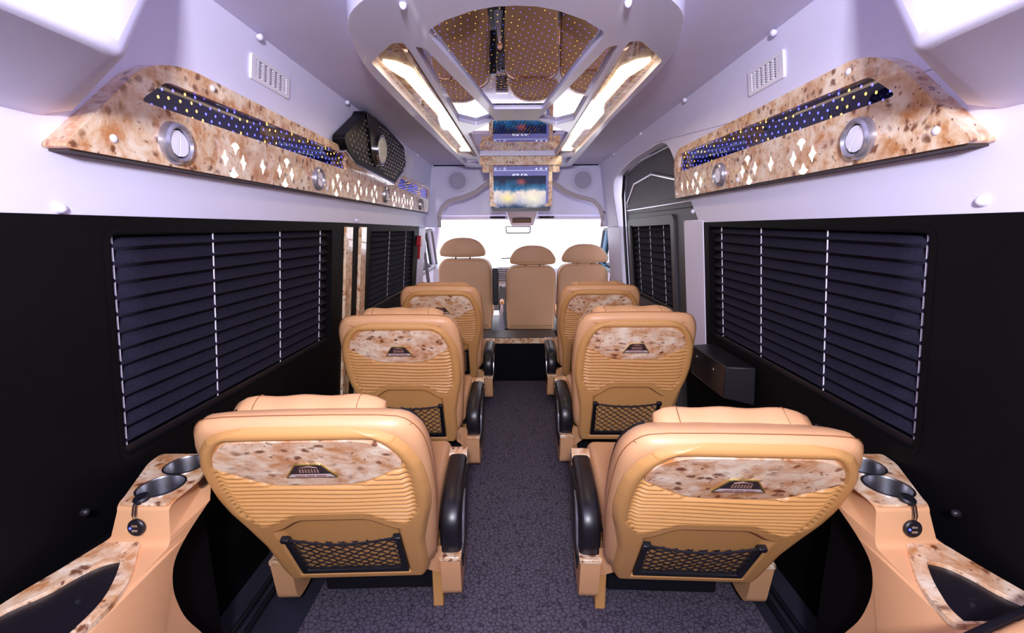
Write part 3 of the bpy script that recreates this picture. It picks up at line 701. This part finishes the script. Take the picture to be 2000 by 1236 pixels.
# black cup-pattern grille (left)
ag = empty('black_speaker_grille', (-.76, 2.5, 1.52), 'black hexagonal grille of shiny cups with an oval badge, on the left upper wall', 'grille')
AF = WALL(-1, .80, .1)
ao = [(2.01, 1.635), (2.25, 1.775), (2.27, 1.80), (2.62, 1.80), (3.03, 1.765), (3.10, 1.665), (2.84, 1.525), (2.20, 1.545), (2.06, 1.585)]
aop = roundpoly(ao, .03, 4)
MB().slab(aop, [], AF, -.02, .035).build('grille_body', simple('gloss_black', (8, 8, 11), .4, spec=.2), ag, bevel=.010, seg=3)
MB().slab([(2.02, 1.575), (2.17, 1.535), (2.83, 1.512), (3.06, 1.61), (3.06, 1.63), (2.84, 1.527), (2.17, 1.547), (2.03, 1.587)], [], AF, -.01, .038).build('chrome_edge', M['chrome'], ag, bevel=.003)
def inpoly(p, poly):
    x, y = p; c = False; n = len(poly)
    for i in range(n):
        x1, y1 = poly[i]; x2, y2 = poly[(i + 1) % n]
        if (y1 > y) != (y2 > y) and x < (x2 - x1) * (y - y1) / (y2 - y1) + x1: c = not c
    return c
inn = inset(aop, .022); q = MB(); oval = lambda y, z: ((y - 2.475) / .085) ** 2 + ((z - 1.655) / .085) ** 2 < 1.25
def cup(q, c, ax, uu, vv, ru, rv, h):
    rings = []
    for rr, hh in ((1, 0), (.85, .5), (.5, .85), (.15, 1)):
        rings.append([c + ax * h * hh + (uu * math.cos(a * math.pi / 4) * ru + vv * math.sin(a * math.pi / 4) * rv) * rr for a in range(8)])
    q.loft(rings)
for i in range(26):
    for j in range(14):
        y = 1.95 + i * .050 + (j % 2) * .025; z = 1.535 + j * .0200
        if inpoly((y, z), inn) and not oval(y, z):
            cup(q, Vector(AF(y, z, .034)), Vector((1, 0, -.1)), Vector((0, 1, 0)), Vector((0, 0, 1)), .0120, .0072, .0065)
gq = q.build('grille_cups', simple('dark_chrome_cups', (165, 165, 175), .16, metal=1.), ag); 
def ellipse(cy, cz, a, b_, n=28): return [(cy + a * math.cos(2 * math.pi * k / n), cz + b_ * math.sin(2 * math.pi * k / n)) for k in range(n)]
MB().slab([(2.28, 1.79), (2.42, 1.80), (2.56, 1.60), (2.44, 1.565), (2.36, 1.60)], [], AF, .034, .046).build('badge_mount', simple('gloss_black_mount', (8, 8, 11), .3, spec=.3), ag, bevel=.004)
MB().slab(ellipse(2.485, 1.655, .080, .078), [], AF, .036, .062).build('badge_ring', M['chrome'], ag, bevel=.008, seg=3)
MB().slab(ellipse(2.485, 1.655, .064, .064), [], AF, .062, .064).build('badge_face', simple('pearl_badge', (214, 214, 200), .3, noise=25, var=.25), ag)

# rear bulging corner pieces near the camera
for s in (-1, 1):
    sec = [(.562, 1.50), (.80, 1.455), (.825, 1.44), (.90, 1.44), (.90, 1.83), (.69, 1.83)]
    rings = [[(s * x, y, z) for x, z in sec] for y in (-1.8, .2)]
    rings.append([(s * x, yy, z) for (x, z), yy in zip(sec, (.66, .78, .77, .77, 1.0, .98))])
    rings.append([(s * (x + (.012 if k in (0, 5) else 0)), yy, z) for k, ((x, z), yy) in enumerate(zip(sec, (.722, .843, .83, .83, 1.08, 1.06)))])
    q = MB().loft(rings); struct(q.build('trim_%d' % (16 if s < 0 else 17), M['white'], bevel=.02, seg=4))

# ================================================================== SEATS
L = .67
WV = [(0, .185), (.015, .198), (.06, .205), (.20, .210), (.30, .228), (.37, .243), (.43, .248), (.50, .245), (.55, .239), (.60, .220), (.635, .194), (.655, .163), (.667, .118), (.67, .09)]
W2 = [(0, .206), (.10, .226), (.29, .243), (.40, .252), (.52, .253), (.60, .249), (.645, .238), (.670, .218), (.685, .205), (.69, .15)]
def lerp_tab(tab, x):
    if x <= tab[0][0]: return tab[0][1]
    for (a, b_), (c, d_) in zip(tab, tab[1:]):
        if x <= c:
            t = (x - a) / (c - a); return b_ + (d_ - b_) * t
    return tab[-1][1]
def wv(v):  # lightly smoothed
    e = .012 if v < .63 else .004
    return (lerp_tab(WV, v - e) + lerp_tab(WV, v) * 2 + lerp_tab(WV, v + e)) / 4
def sst(a, b_, x):
    t = max(0., min(1., (x - a) / (b_ - a))); return t * t * (3 - 2 * t)
def seat_panel_mesh():
    nv, nu = 330, 90; vs, fs = [], []
    for j in range(nv + 1):
        v = L * j / nv
        for i in range(nu + 1):
            sp = -1 + 2 * i / nu; sp = math.copysign(abs(sp) ** .92, sp); w_ = wv(v); u = sp * w_
            d_ = min(w_ - abs(u), (L - v) * 1.0 + .0, v + .0)
            edge = sst(0, .022, d_)
            h_ = .016 * math.sqrt(max(0, 1 - (1 - edge) ** 2))
            au = abs(u)
            # inner (pleated) region
            lim = min(.220, w_ - .026)
            va = .356 - .052 * sst(.07, .175, au)
            side_in = lim - au; bot_in = (v - va) if au < .178 else (v - (.304 + (au - .178) * 1.7))
            top_in = (L - .022) - v
            m_ = sst(0, .014, min(side_in, bot_in, top_in))
            ph = v / .0172 * 2 * math.pi + 1.5 * math.sin(u * 8 + v * 16) + .9 * math.sin(u * 17 - v * 30 + 1)
            pl = abs(math.sin(ph / 2)) ** .6
            vb_ = .482 + max(0, au - .098) * .66; plm = 1 - sst(vb_ - .003, vb_ + .003, v)
            if v > vb_ and plm < 1: h_ -= .003 * m_
            h_ -= m_ * (.0085 - plm * .0150 * (pl - .25) * sst(0, .03, side_in))
            # pocket recess
            vp = .334 - .05 * sst(.07, .156, au)
            pm = sst(0, .012, min(.157 - au, v - .034, vp - v))
            h_ -= pm * .018
            vs.append((u, -h_, v))
    for j in range(nv):
        for i in range(nu):
            a = j * (nu + 1) + i; fs.append((a, a + 1, a + nu + 2, a + nu + 1))
    return vs, fs
def outline(off, vtop, vbot=-.015, n=26):
    """closed loop (u,v) of the leather shell; off widens it"""
    right = []
    for k in range(n + 1):
        q_ = k / n; q_ = 1 - (1 - q_) ** 1.8
        v = vbot + (vtop - vbot) * q_
        right.append((max(.02, lerp_tab(W2, q_ * .69) + off), v))
    left = [(-u, v) for u, v in reversed(right)]
    return right + left
def smooth_loop(p, it=2):
    for _ in range(it):
        n = len(p); p = [((p[i - 1][0] + 2 * p[i][0] + p[(i + 1) % n][0]) / 4, (p[i - 1][1] + 2 * p[i][1] + p[(i + 1) % n][1]) / 4) for i in range(n)]
    return p
def net_mesh():
    q = MB(); x0, x1, z0, z1 = -.138, .138, .057, .232; step = .034
    def sag(x, z): return -.006 - .010 * math.sin(math.pi * (x - x0) / (x1 - x0)) * (z - z0) / (z1 - z0)
    def clipseg(c, sgn):
        pts = []
        n = 40
        for i in range(n + 1):
            x = x0 + (x1 - x0) * i / n; z = z0 + sgn * (x - c) * .82
            if z0 - .0005 <= z <= z1: pts.append((x + .002 * math.sin(z * 190 + c * 50), sag(x, z), z + .0018 * math.sin(x * 230)))
        if len(pts) > 1: q.tube(pts, .0017, 4)
    k = -10
    for k in range(-9, 12):
        clipseg(x0 + k * step, 1); clipseg(x1 - k * step, -1)
    return q
def seat_proto():
    rt_ = empty('captain_seat', (0, 0, 0))
    parts = {}
    def P(o, back=True):
        o['_back'] = 1 if back else 0; return o
    vs, fs = seat_panel_mesh()
    pn = P(MB().add(vs, fs).build('back_panel', M['must'], rt_, angle=80))
    # leather shell
    rings = []
    for t, off, vt in ((.006, -.10, .655), (.002, -.055, .665), (.004, -.025, .675), (.012, -.008, .684), (.028, .0, .690), (.055, .002, .678), (.085, -.004, .648), (.110, -.018, .620), (.128, -.045, .590), (.132, -.08, .55)):
        rings.append([(u, t, v) for u, v in smooth_loop(outline(off, vt, -.012 + (.03 if t in (.006, .132) else 0)))])
    sh = P(MB().loft(rings).build('backrest', M['tan'], rt_, angle=80))
    lp = smooth_loop(outline(.0008, .6905))
    q = MB().tube([(u, .031, v) for u, v in lp if v > .02], .0013, 5); q.build('stitching', M['seam'], sh).parent = sh
    for sg in (-1, 1):
        a = [(sg * .165, .0, .735), (sg * .19, .012, .742), (sg * .205, .028, .735), (sg * .215, .05, .728)]
        a = [(sg * (.160 + .022 * k), (-.0005, .0035, .0125, .0285)[k], (.650, .662, .674, .681)[k] - .007 * k) for k in range(4)]
        MB().tube(a, .0012, 5).build('stitching', M['seam'], sh)
    lp = smooth_loop(outline(-.012, .630))
    for sg in (-1, 1):
        MB().tube([(u, .104, v) for u, v in lp if v > .36 and u * sg > .165], .0030, 6).build('piping', M['blackp'], sh)
    # inlay
    ip = roundpoly([(-.203, .553), (-.182, .612), (-.130, .639), (.130, .639), (.182, .612), (.203, .553), (.098, .484), (-.098, .484)], [.012, .03, .05, .05, .03, .012, .05, .05], 5)
    il = P(MB().slab(ip, [], lambda a, b_, o: (a, -o, b_), .002, .0150).build('burl_inlay', M['burlp'], rt_, bevel=.002))
    T = lambda a, b_, o: (a, -o, b_)
    bo = roundpoly([(-.058, .517), (-.028, .566), (.028, .566), (.058, .517)], .004, 2)
    bd = MB().slab(bo, [], T, .0150, .0180).build('badge', M['gold'], il, bevel=.001)
    MB().slab(inset(bo, .003), [], T, .0180, .0187).build('badge_face', simple('dark_badge_face', (58, 46, 52), .3, noise=60, var=.5), bd, flat=True)
    MB().slab([(-.050, .5225), (-.042, .532), (.042, .532), (.050, .5225)], [], T, .0187, .0193).build('badge_band', simple('pale_badge_band', (206, 186, 180), .35), bd, flat=True)
    q = MB()
    for k in range(7): q.slab([(-.0215 + k * .0063, .538), (-.0205 + k * .0063, .550), (-.0178 + k * .0063, .550), (-.0178 + k * .0063, .538)], [], T, .0187, .0193)
    q.slab(roundpoly([(-.02, .555), (0, .562), (.02, .555), (0, .557)], .001, 2), [], T, .0187, .0193)
    q.build('badge_lettering', simple('rose_gold_lettering', (214, 170, 150), .3, metal=.5), bd, flat=True)
    q = MB()
    for k in range(19):
        if k in (6, 12): continue
        q.slab([(-.033 + k * .0035, .525), (-.033 + k * .0035, .529), (-.0310 + k * .0035, .529), (-.0310 + k * .0035, .525)], [], T, .0193, .0197)
    q.build('badge_small_lettering', simple('dark_red_lettering', (140, 50, 50), .4), bd, flat=True)
    # pocket net
    fr_ = MB()
    fr_.slab([(-.150, .042), (-.150, .238), (-.137, .238), (-.132, .060), (.132, .060), (.137, .238), (.150, .238), (.150, .042)], [], T, .004, .016)
    nf = P(fr_.build('pocket_frame', M['blackp'], rt_, bevel=.002))
    for sg in (-1, 1): MB().box(sg * .143 - .011, sg * .143 + .011, -.022, -.006, .228, .244).build('clip', M['blackp'], nf, bevel=.003)
    nt = net_mesh(); 
    nn = nt.build('pocket_net', M['net'], nf)
    nn.location = (0, -.004, 0)
    MB().tube([(-.140 + .28 * i / 14, -.014 - .012 * math.sin(math.pi * i / 14), .235 - .006 * math.sin(math.pi * i / 14)) for i in range(15)], .0032, 6).build('elastic_edge', M['net'], nf)
    # pillow
    def cushion(x0, x1, y0, y1, z0, z1, name, mat, bev, seg=5, back=True, par=None, **k):
        q = MB().box(x0, x1, y0, y1, z0, z1); return P(q.build(name, mat, par or rt_, bevel=bev, seg=seg), back)
    hr = MB(); rings = []
    n_ = 16
    for i in range(n_ + 1):
        x = -.170 + .34 * i / n_; e_ = 1 - abs(2 * i / n_ - 1) ** 8 * .35
        cy, cz = .118, .596 + .003 * math.sin(i * 1.1)
        rings.append([(x, cy + .036 * e_ * math.copysign(abs(math.cos(a)) ** .6, math.cos(a)), cz + .034 * e_ * math.copysign(abs(math.sin(a)) ** .55, math.sin(a))) for a in [2 * math.pi * k / 20 for k in range(20)]])
    hr.loft(rings); hd_ = P(hr.build('headrest', M['tan'], rt_, angle=75))
    for x in (-.12, .115):
        MB().tube([(x + .002 * math.sin(a * 3), .118 + .0372 * math.copysign(abs(math.cos(a)) ** .6, math.cos(a)), .596 + .0352 * math.copysign(abs(math.sin(a)) ** .55, math.sin(a))) for a in [math.pi * (k / 14) for k in range(15)]], .0012, 4).build('stitching', M['seam'], hd_)
    # seat pan etc. (not tilted)
    cushion(-.228, .228, .09, .58, .30, .40, 'seat_cushion', M['tan'], .035, back=False)
    cushion(-.19, .19, .22, .52, .0065, .302, 'seat_base', M['blackp'], .01, 2, back=False)
    # skirt
    sk = MB().hexa([(-.21, .05, .235), (.21, .05, .235), (.21, .10, .235), (-.21, .10, .235), (-.20, .02, .29), (.20, .02, .29), (.20, .10, .29), (-.20, .10, .29)])
    P(sk.build('skirt', M['tan2'], rt_, bevel=.012, seg=3), False)
    P(MB().box(.196, .230, .14, .19, .0065, .26).build('leg', M['must'], rt_, bevel=.003), False)
    for sg in (-1, 1):
        q = MB().hexa([(sg * .19, .04, .235), (sg * .232, .10, .165), (sg * .238, .11, .17), (sg * .20, .05, .25), (sg * .185, .045, .30), (sg * .232, .09, .265), (sg * .238, .10, .27), (sg * .20, .055, .31)])
        P(q.build('side_flap', M['tan'], rt_, bevel=.003), False)
    # arms
    for sg in (-1, 1):
        xc = sg * .264
        S_ = lambda y, z, o, xc=xc: (xc + o, y, z)
        path = [(.108, .235), (.100, .28), (.104, .325), (.126, .365), (.165, .388), (.23, .400), (.33, .405), (.425, .405)]
        rr = []
        for i, (y, z) in enumerate(path):
            a = Vector(path[max(0, i - 1)]); b2 = Vector(path[min(len(path) - 1, i + 1)]); d2 = (b2 - a).normalized(); nrm = Vector((-d2.y, d2.x))
            ring = []
            for k in range(16):
                an = 2 * math.pi * k / 16; cx_ = math.copysign(abs(math.cos(an)) ** .6, math.cos(an)) * .034; cn = math.copysign(abs(math.sin(an)) ** .6, math.sin(an)) * .024
                c2 = Vector((y, z)) - nrm * .020 + nrm * cn
                ring.append((xc + cx_, c2.x, c2.y))
            rr.append(ring)
        am = P(MB().loft(rr).build('arm_pad', M['pad'], rt_, angle=70), False)
        MB().slab(roundpoly([(.425, .362), (.425, .406), (.468, .418), (.480, .400), (.478, .362)], .008), [], S_, -.034, .034).build('arm_cap', M['burl'], am, bevel=.006, seg=3)
        # body of arm
        bd2 = roundpoly([(.110, .072), (.084, .225), (.115, .235), (.125, .33), (.17, .372), (.478, .380), (.494, .36), (.494, .27), (.34, .10), (.19, .062)], [.03, .005, .005, .02, .02, .01, .01, .06, .06, .03], 4)
        ab = P(MB().slab(bd2, [], S_, -.031, .031).build('arm_body', M['tan'], rt_, bevel=.010, seg=3), False)
        MB().slab([(.082, .222), (.082, .238), (.14, .238), (.14, .222)], [], S_, -.0345, .0345).build('arm_band', M['burl'], ab, bevel=.003)
        ins = roundpoly([(.135, .19), (.145, .325), (.18, .356), (.465, .364), (.472, .30), (.33, .135), (.17, .125)], .02, 4)
        for s2 in (sg,):
            MB().slab(ins, [], (lambda y, z, o, xc=xc, s2=s2: (xc + s2 * o, y, z)), .030, .0335).build('arm_inset', M['blackp'], ab, bevel=.002)
            MB().tube([(xc + s2 * .035, y, z) for y, z in [(.150, .19), (.152, .25), (.175, .31), (.22, .342), (.28, .352)]], [.002, .005, .006, .004, .002], 6).build('arm_trim', M['silver'], ab)
    return rt_
proto = seat_proto()
def copy_tree(o, parent=None):
    c = o.copy(); COL.objects.link(c); c.parent = parent
    for ch in [x for x in bpy.data.objects if x.parent == o]: copy_tree(ch, c)
    return c
seats = [(-.470, 1.148, 26.7, 'tan leather captain seat nearest the camera, left of the aisle'),
         (.491, 1.138, 29.7, 'tan leather captain seat nearest the camera, right of the aisle'),
         (-.480, 1.990, 21.4, 'tan leather captain seat in the middle row, left of the aisle'),
         (.516, 2.010, 20.4, 'tan leather captain seat in the middle row, right of the aisle'),
         (-.461, 2.912, 20.9, 'tan leather captain seat in the front row, left of the aisle'),
         (.517, 2.949, 21.2, 'tan leather captain seat in the front row, right of the aisle')]
roots = [proto] + [copy_tree(proto) for _ in seats[1:]]
for r_, (x, y, th, lab) in zip(roots, seats):
    r_.location = (x, y, 0); r_.rotation_euler = (0, 0, R(2.2 * (1 if x < 0 else -1)) if y < 1.5 else 0); tag(r_, lab, 'seat', 'captain seats along the aisle')
    for ch in [c for c in bpy.data.objects if c.parent == r_]:
        if ch.get('_back'): ch.location = (0, 0, .26); ch.rotation_euler = (R(th), 0, 0)
        if not ch.get('_back'): pass
        elif y < 1.5:
            bx_ = .012 if x < 0 else -.013
            dv_ = (.018 if x < 0 else .026) if ch.name.startswith(('backrest', 'headrest')) else 0
            if ch.name.startswith('headrest'): bx_ += -.028 if x < 0 else .012
            ch.location = (bx_, dv_ * math.sin(R(th)), .26 - dv_)
        else:
            dv_ = .025 if ch.name.startswith('headrest') else 0
            ch.location = (-.018 if (x > 0 and y < 2.5) else 0, -dv_ * math.sin(R(th)), .26 + dv_)
        if ch.name.startswith('leg') and x > 0: ch.location = (-.433, 0, 0)
for o in bpy.data.objects:
    if '_back' in o: del o['_back']

# cab seats
def cab_seat(x, zt, hz0, hz1, lab, arm=None, w_=.25, hx=0.):
    c = empty('cab_seat', (x, 4.55, .12), lab, 'seat', 'seats in the cab')
    rings = []
    o_ = roundpoly([(-w_ + .01, .235), (-w_, .5), (-w_, zt - .0), (w_, zt - .0), (w_, .5), (w_ - .01, .235)], [.03, .05, .12, .12, .05, .03], 6)
    for t, off in ((0, .03), (.004, .012), (.02, 0), (.09, 0), (.12, .01), (.135, .04)):
        rings.append([(x + u, 4.45 + t + (.93 - z) * .05, z) for u, z in inset(o_, off)])
    body = MB().loft(rings).build('backrest', M['tan2'], c, angle=75)
    MB().tube([(x + u, 4.545 + (.93 - z) * .05, z) for u, z in inset(o_, -.002)], .004, 6, True).build('piping', M['brown'], body)
    MB().tube([(x - w_ + .03, 4.462, .285), (x + w_ - .03, 4.462, .285)], .0025, 6).build('stitching', M['seam'], body)
    MB().box(x - w_, x + w_, 4.55, 5.0, .30, .42).build('seat_cushion', M['tan2'], c, bevel=.03, seg=3)
    MB().box(x - w_ + .03, x + w_ - .03, 4.58, 4.95, .12, .30).build('seat_base', M['blackp'], c)
    hp = [(hx - .225, hz0 + .03), (hx - .22, hz0 + .075), (hx - .17, hz1 - .045), (hx - .09, hz1 - .008), (hx, hz1), (hx + .09, hz1 - .008), (hx + .17, hz1 - .045), (hx + .22, hz0 + .075), (hx + .225, hz0 + .03), (hx + .19, hz0 + .006), (hx, hz0 - .004), (hx - .19, hz0 + .006)]
    hp = smooth_closed(hp, 4); rings = []
    for t, off in ((0, .022), (.006, .010), (.025, 0), (.08, 0), (.10, .012), (.108, .024)):
        rings.append([(x + u, 4.44 + t, z) for u, z in inset(hp, off)])
    h_ = MB().loft(rings).build('headrest', M['tan2'], c, angle=75)
    for k in (-.07, .07): MB().tube([(x + hx + k, 4.49, zt - .03), (x + hx + k, 4.49, hz0 + .03)], .008, 8).build('post', M['blackp'], h_)
    if arm:
        MB().box(x + .275, x + .335, 4.43, 4.50, .50, .865).build('armrest', M['blackp'], c, bevel=.012, seg=3)
    return c
cab_seat(-.508, .955, .975, 1.163, 'tan cab seat with a black folded armrest, left of the other two', True, .262, -.018)
cab_seat(.148, .885, .897, 1.085, 'tan cab seat in the middle, behind the rear-view mirror', None, .248, .017)
cab_seat(.667, .90, .912, 1.098, 'tan cab seat beside the right door of the cab', None, .248, .012)

# ================================================================== rear side consoles
def xin(y): return .712 - max(0, .74 - y) * .10 + max(0, y - .94) * .6
def xout(y): return lerp_tab([(.50, .885), (.66, .880), (.74, .872), (.812, .850), (.820, .818), (.90, .852), (.99, .886), (1.2, .888)], y)
CUPS = {-1: [(.776, .888), (.787, .979)], 1: [(.800, .890), (.812, .978)]}
def console(s, lab):
    c = empty('side_console', (s * .80, .85, .02), lab, 'console')
    dx = 0 if s < 0 else .014
    ye = .56 if s < 0 else .624
    pr = [(1.035, .695), (1.03, .655), (.94, .635), (.86, .605), (.812, .575), (.800, .52), (.815, .44), (.875, .32), (.93, .02), (ye, .02), (ye, .604), (.72, .608), (.808, .614), (.815, .625), (.824, .690), (.836, .695)]
    pr = roundpoly(pr, [.012, .03, .08, .05, .04, .05, .08, .05, 0, 0, .0, .0, .01, .01, .008, .01], 4)
    q = MB().slab(pr, [], lambda y, z, o: (s * ((xin(y) if o == 0 else xout(y)) + dx), y, z), 0, 1)
    body = q.build('console_body', M['cons'], c, bevel=.026, seg=6)
    MB().box(*sorted((s * .80, s * .895)), ye + .01, 1.03, .05, .60).build('dark_gap_filler', M['black'], c)  # black box stands in for the dark gap between console and wall
    cups = CUPS[s]
    tp = roundpoly([(.714, .826), (.814, .826), (.886, .99), (.888, 1.033), (.772, 1.033), (.714, .935)], [.008, .008, .03, .01, .01, .03], 4)
    tp = [(s * (x + dx), y) for x, y in tp]; hs = [[(s * x + .0435 * math.cos(a * math.pi / 20), y + .0435 * math.sin(a * math.pi / 20)) for a in range(40)] for x, y in cups]
    tpn = MB().slab(tp, hs, lambda x, y, o: (x, y, .6955 + o), -.001, .005).build('wood_top', M['burl'], c, bevel=.0015)
    for (x, y) in cups:
        MB().disc((s * x, y, .648), (0, 0, 1), .044, .05, 48, [(.0, -.030), (.0425, -.030), (.0430, .050), (.0465, .0530), (.0465, .0545), (.0425, .0550), (.0410, .052), (.0385, -.026), (.0, -.026)]).build('cup_well', M['steel'], c, angle=30)
    def low(x, y, o): return (s * (x + dx), y, .607 + o + max(0, y - .74) * .08)
    outl = roundpoly([(.702, ye + .005), (.698, .64), (.708, .705), (.737, .755), (.772, .812), (.846, .812), (.852, .795), (.872, .738), (.892, .665), (.897, ye + .005)], [0, .03, .03, .03, .006, .006, .01, .03, .03, 0], 3)
    hol = roundpoly([(.717, ye + .01), (.718, .66), (.742, .716), (.774, .768), (.806, .757), (.826, .728), (.836, .690), (.876, .645), (.878, ye + .01)], [.0, .03, .03, .008, .02, .02, .02, .02, .0], 3)
    MB().slab(outl, [hol], low, -.002, .010).build('wood_surround', M['burl'], c, bevel=.003)
    MB().slab(inset(hol, -.002), [], low, -.006, .003).build('dark_pad', M['pad'], c, bevel=.003)
    MB().disc(low(.775, .678, .003), (0, 0, 1), .007, .006, 14, [(.008, 0), (.007, .004), (0, .006)]).build('pad_button', M['blackp'], c)
    return c, body
for s, lab in ((-1, 'tan side console with two steel cup holders at the lower left'), (1, 'tan side console with two steel cup holders at the lower right')):
    c, body = console(s, lab)
    cut = MB()
    for x, y in CUPS[s]: cut.disc((s * x, y, .60), (0, 0, 1), .0445, .2, 32, [(.0434, .016), (.0434, .2)])
    co = cut.build('cutter', M['hole'])
    bpy.context.view_layer.update()
    bo = body.modifiers.new('cut', 'BOOLEAN'); bo.object = co; bo.operation = 'DIFFERENCE'; bo.solver = 'EXACT'
    dg = bpy.context.evaluated_depsgraph_get(); me = bpy.data.meshes.new_from_object(body.evaluated_get(dg))
    body.modifiers.clear(); body.data = me; me.set_sharp_from_angle(angle=R(50)); bpy.data.objects.remove(co)
    xu = .775 if s < 0 else .795
    us = empty('usb_socket', (s * xu, .80, .63), ('black twin usb socket with its cap hanging open on the left side console', 'black twin usb socket with its cap hanging open on the right side console')[s > 0], 'usb socket', 'usb sockets on the side consoles')
    n_ = Vector((0, -.99, .13)).normalized(); cc = Vector((s * xu, .8145, .655))
    MB().disc(cc, n_, .018, .006, 28, [(.0175, 0), (.0175, .004), (.015, .006), (0, .006)]).build('socket_ring', M['blackp'], us)
    du = Vector((1, 0, 0)); dv = n_.cross(du)
    for k in (-.005, .005):
        p = cc + dv * k + n_ * .006
        q_ = [p - du * .006 - dv * .0022, p + du * .006 - dv * .0022, p + du * .006 + dv * .0022, p - du * .006 + dv * .0022]
        MB().hexa(q_ + [v + n_ * .001 for v in q_]).build('usb_port', M['chrome'], us)
    MB().disc(cc + du * (-.0095) + n_ * .006, n_, .002, .001, 10, [(.0022, 0), (.0022, .001), (0, .001)]).build('indicator_light', M['blue'], us)
    c2 = Vector((s * (xu + .002), .838, .7015))
    MB().disc(c2, (0, -.3, 1), .016, .006, 24, [(.0145, 0), (.0145, .006), (.011, .009), (0, .009)]).build('cap', M['blackp'], us)
    for k in (-.003, .003): MB().tube([c2 + Vector((k, -.008, .005)), (c2.x + k, .819, .700), (cc.x + k, .811, .684), cc + n_ * .003 + Vector((k, 0, .014))], .0013, 6).build('strap', M['blackp'], us)
# rear bench bolster, bottom right
q = MB().hexa([(.50, .20, .02), (.86, .20, .02), (.86, .56, .02), (.50, .44, .02), (.50, .20, .70), (.86, .20, .70), (.86, .612, .70), (.50, .486, .70)])
rb = q.build('rear_bench', M['tan'], bevel=.02, seg=4)
tag(rb, 'corner of a tan rear bench with dark piping at the lower right edge', 'bench')
MB().tube([(.50, .490, .690), (.86, .616, .690)], .006, 8).build('piping', M['blackp'], rb)
# floor level kick panel at right: box with screws
bx = empty('side_box', (.85, 2.2, .6), 'dark box with two screws fixed to the right wall below the long blind', 'box')
MB().hexa([(.80, 1.66, .60), (.905, 1.62, .585), (.905, 1.99, .585), (.80, 1.99, .60), (.80, 1.66, .727), (.895, 1.62, .735), (.895, 1.99, .735), (.80, 1.99, .727)]).build('box_body', M['blackp'], bx, bevel=.004)
for y, z in ((1.76, .685), (1.93, .690)):
    MB().disc((.80, y, z), (-1, 0, 0), .007, .004, 12).build('screw', M['chrome'], bx, bevel=.001)
bpy.context.view_layer.update()
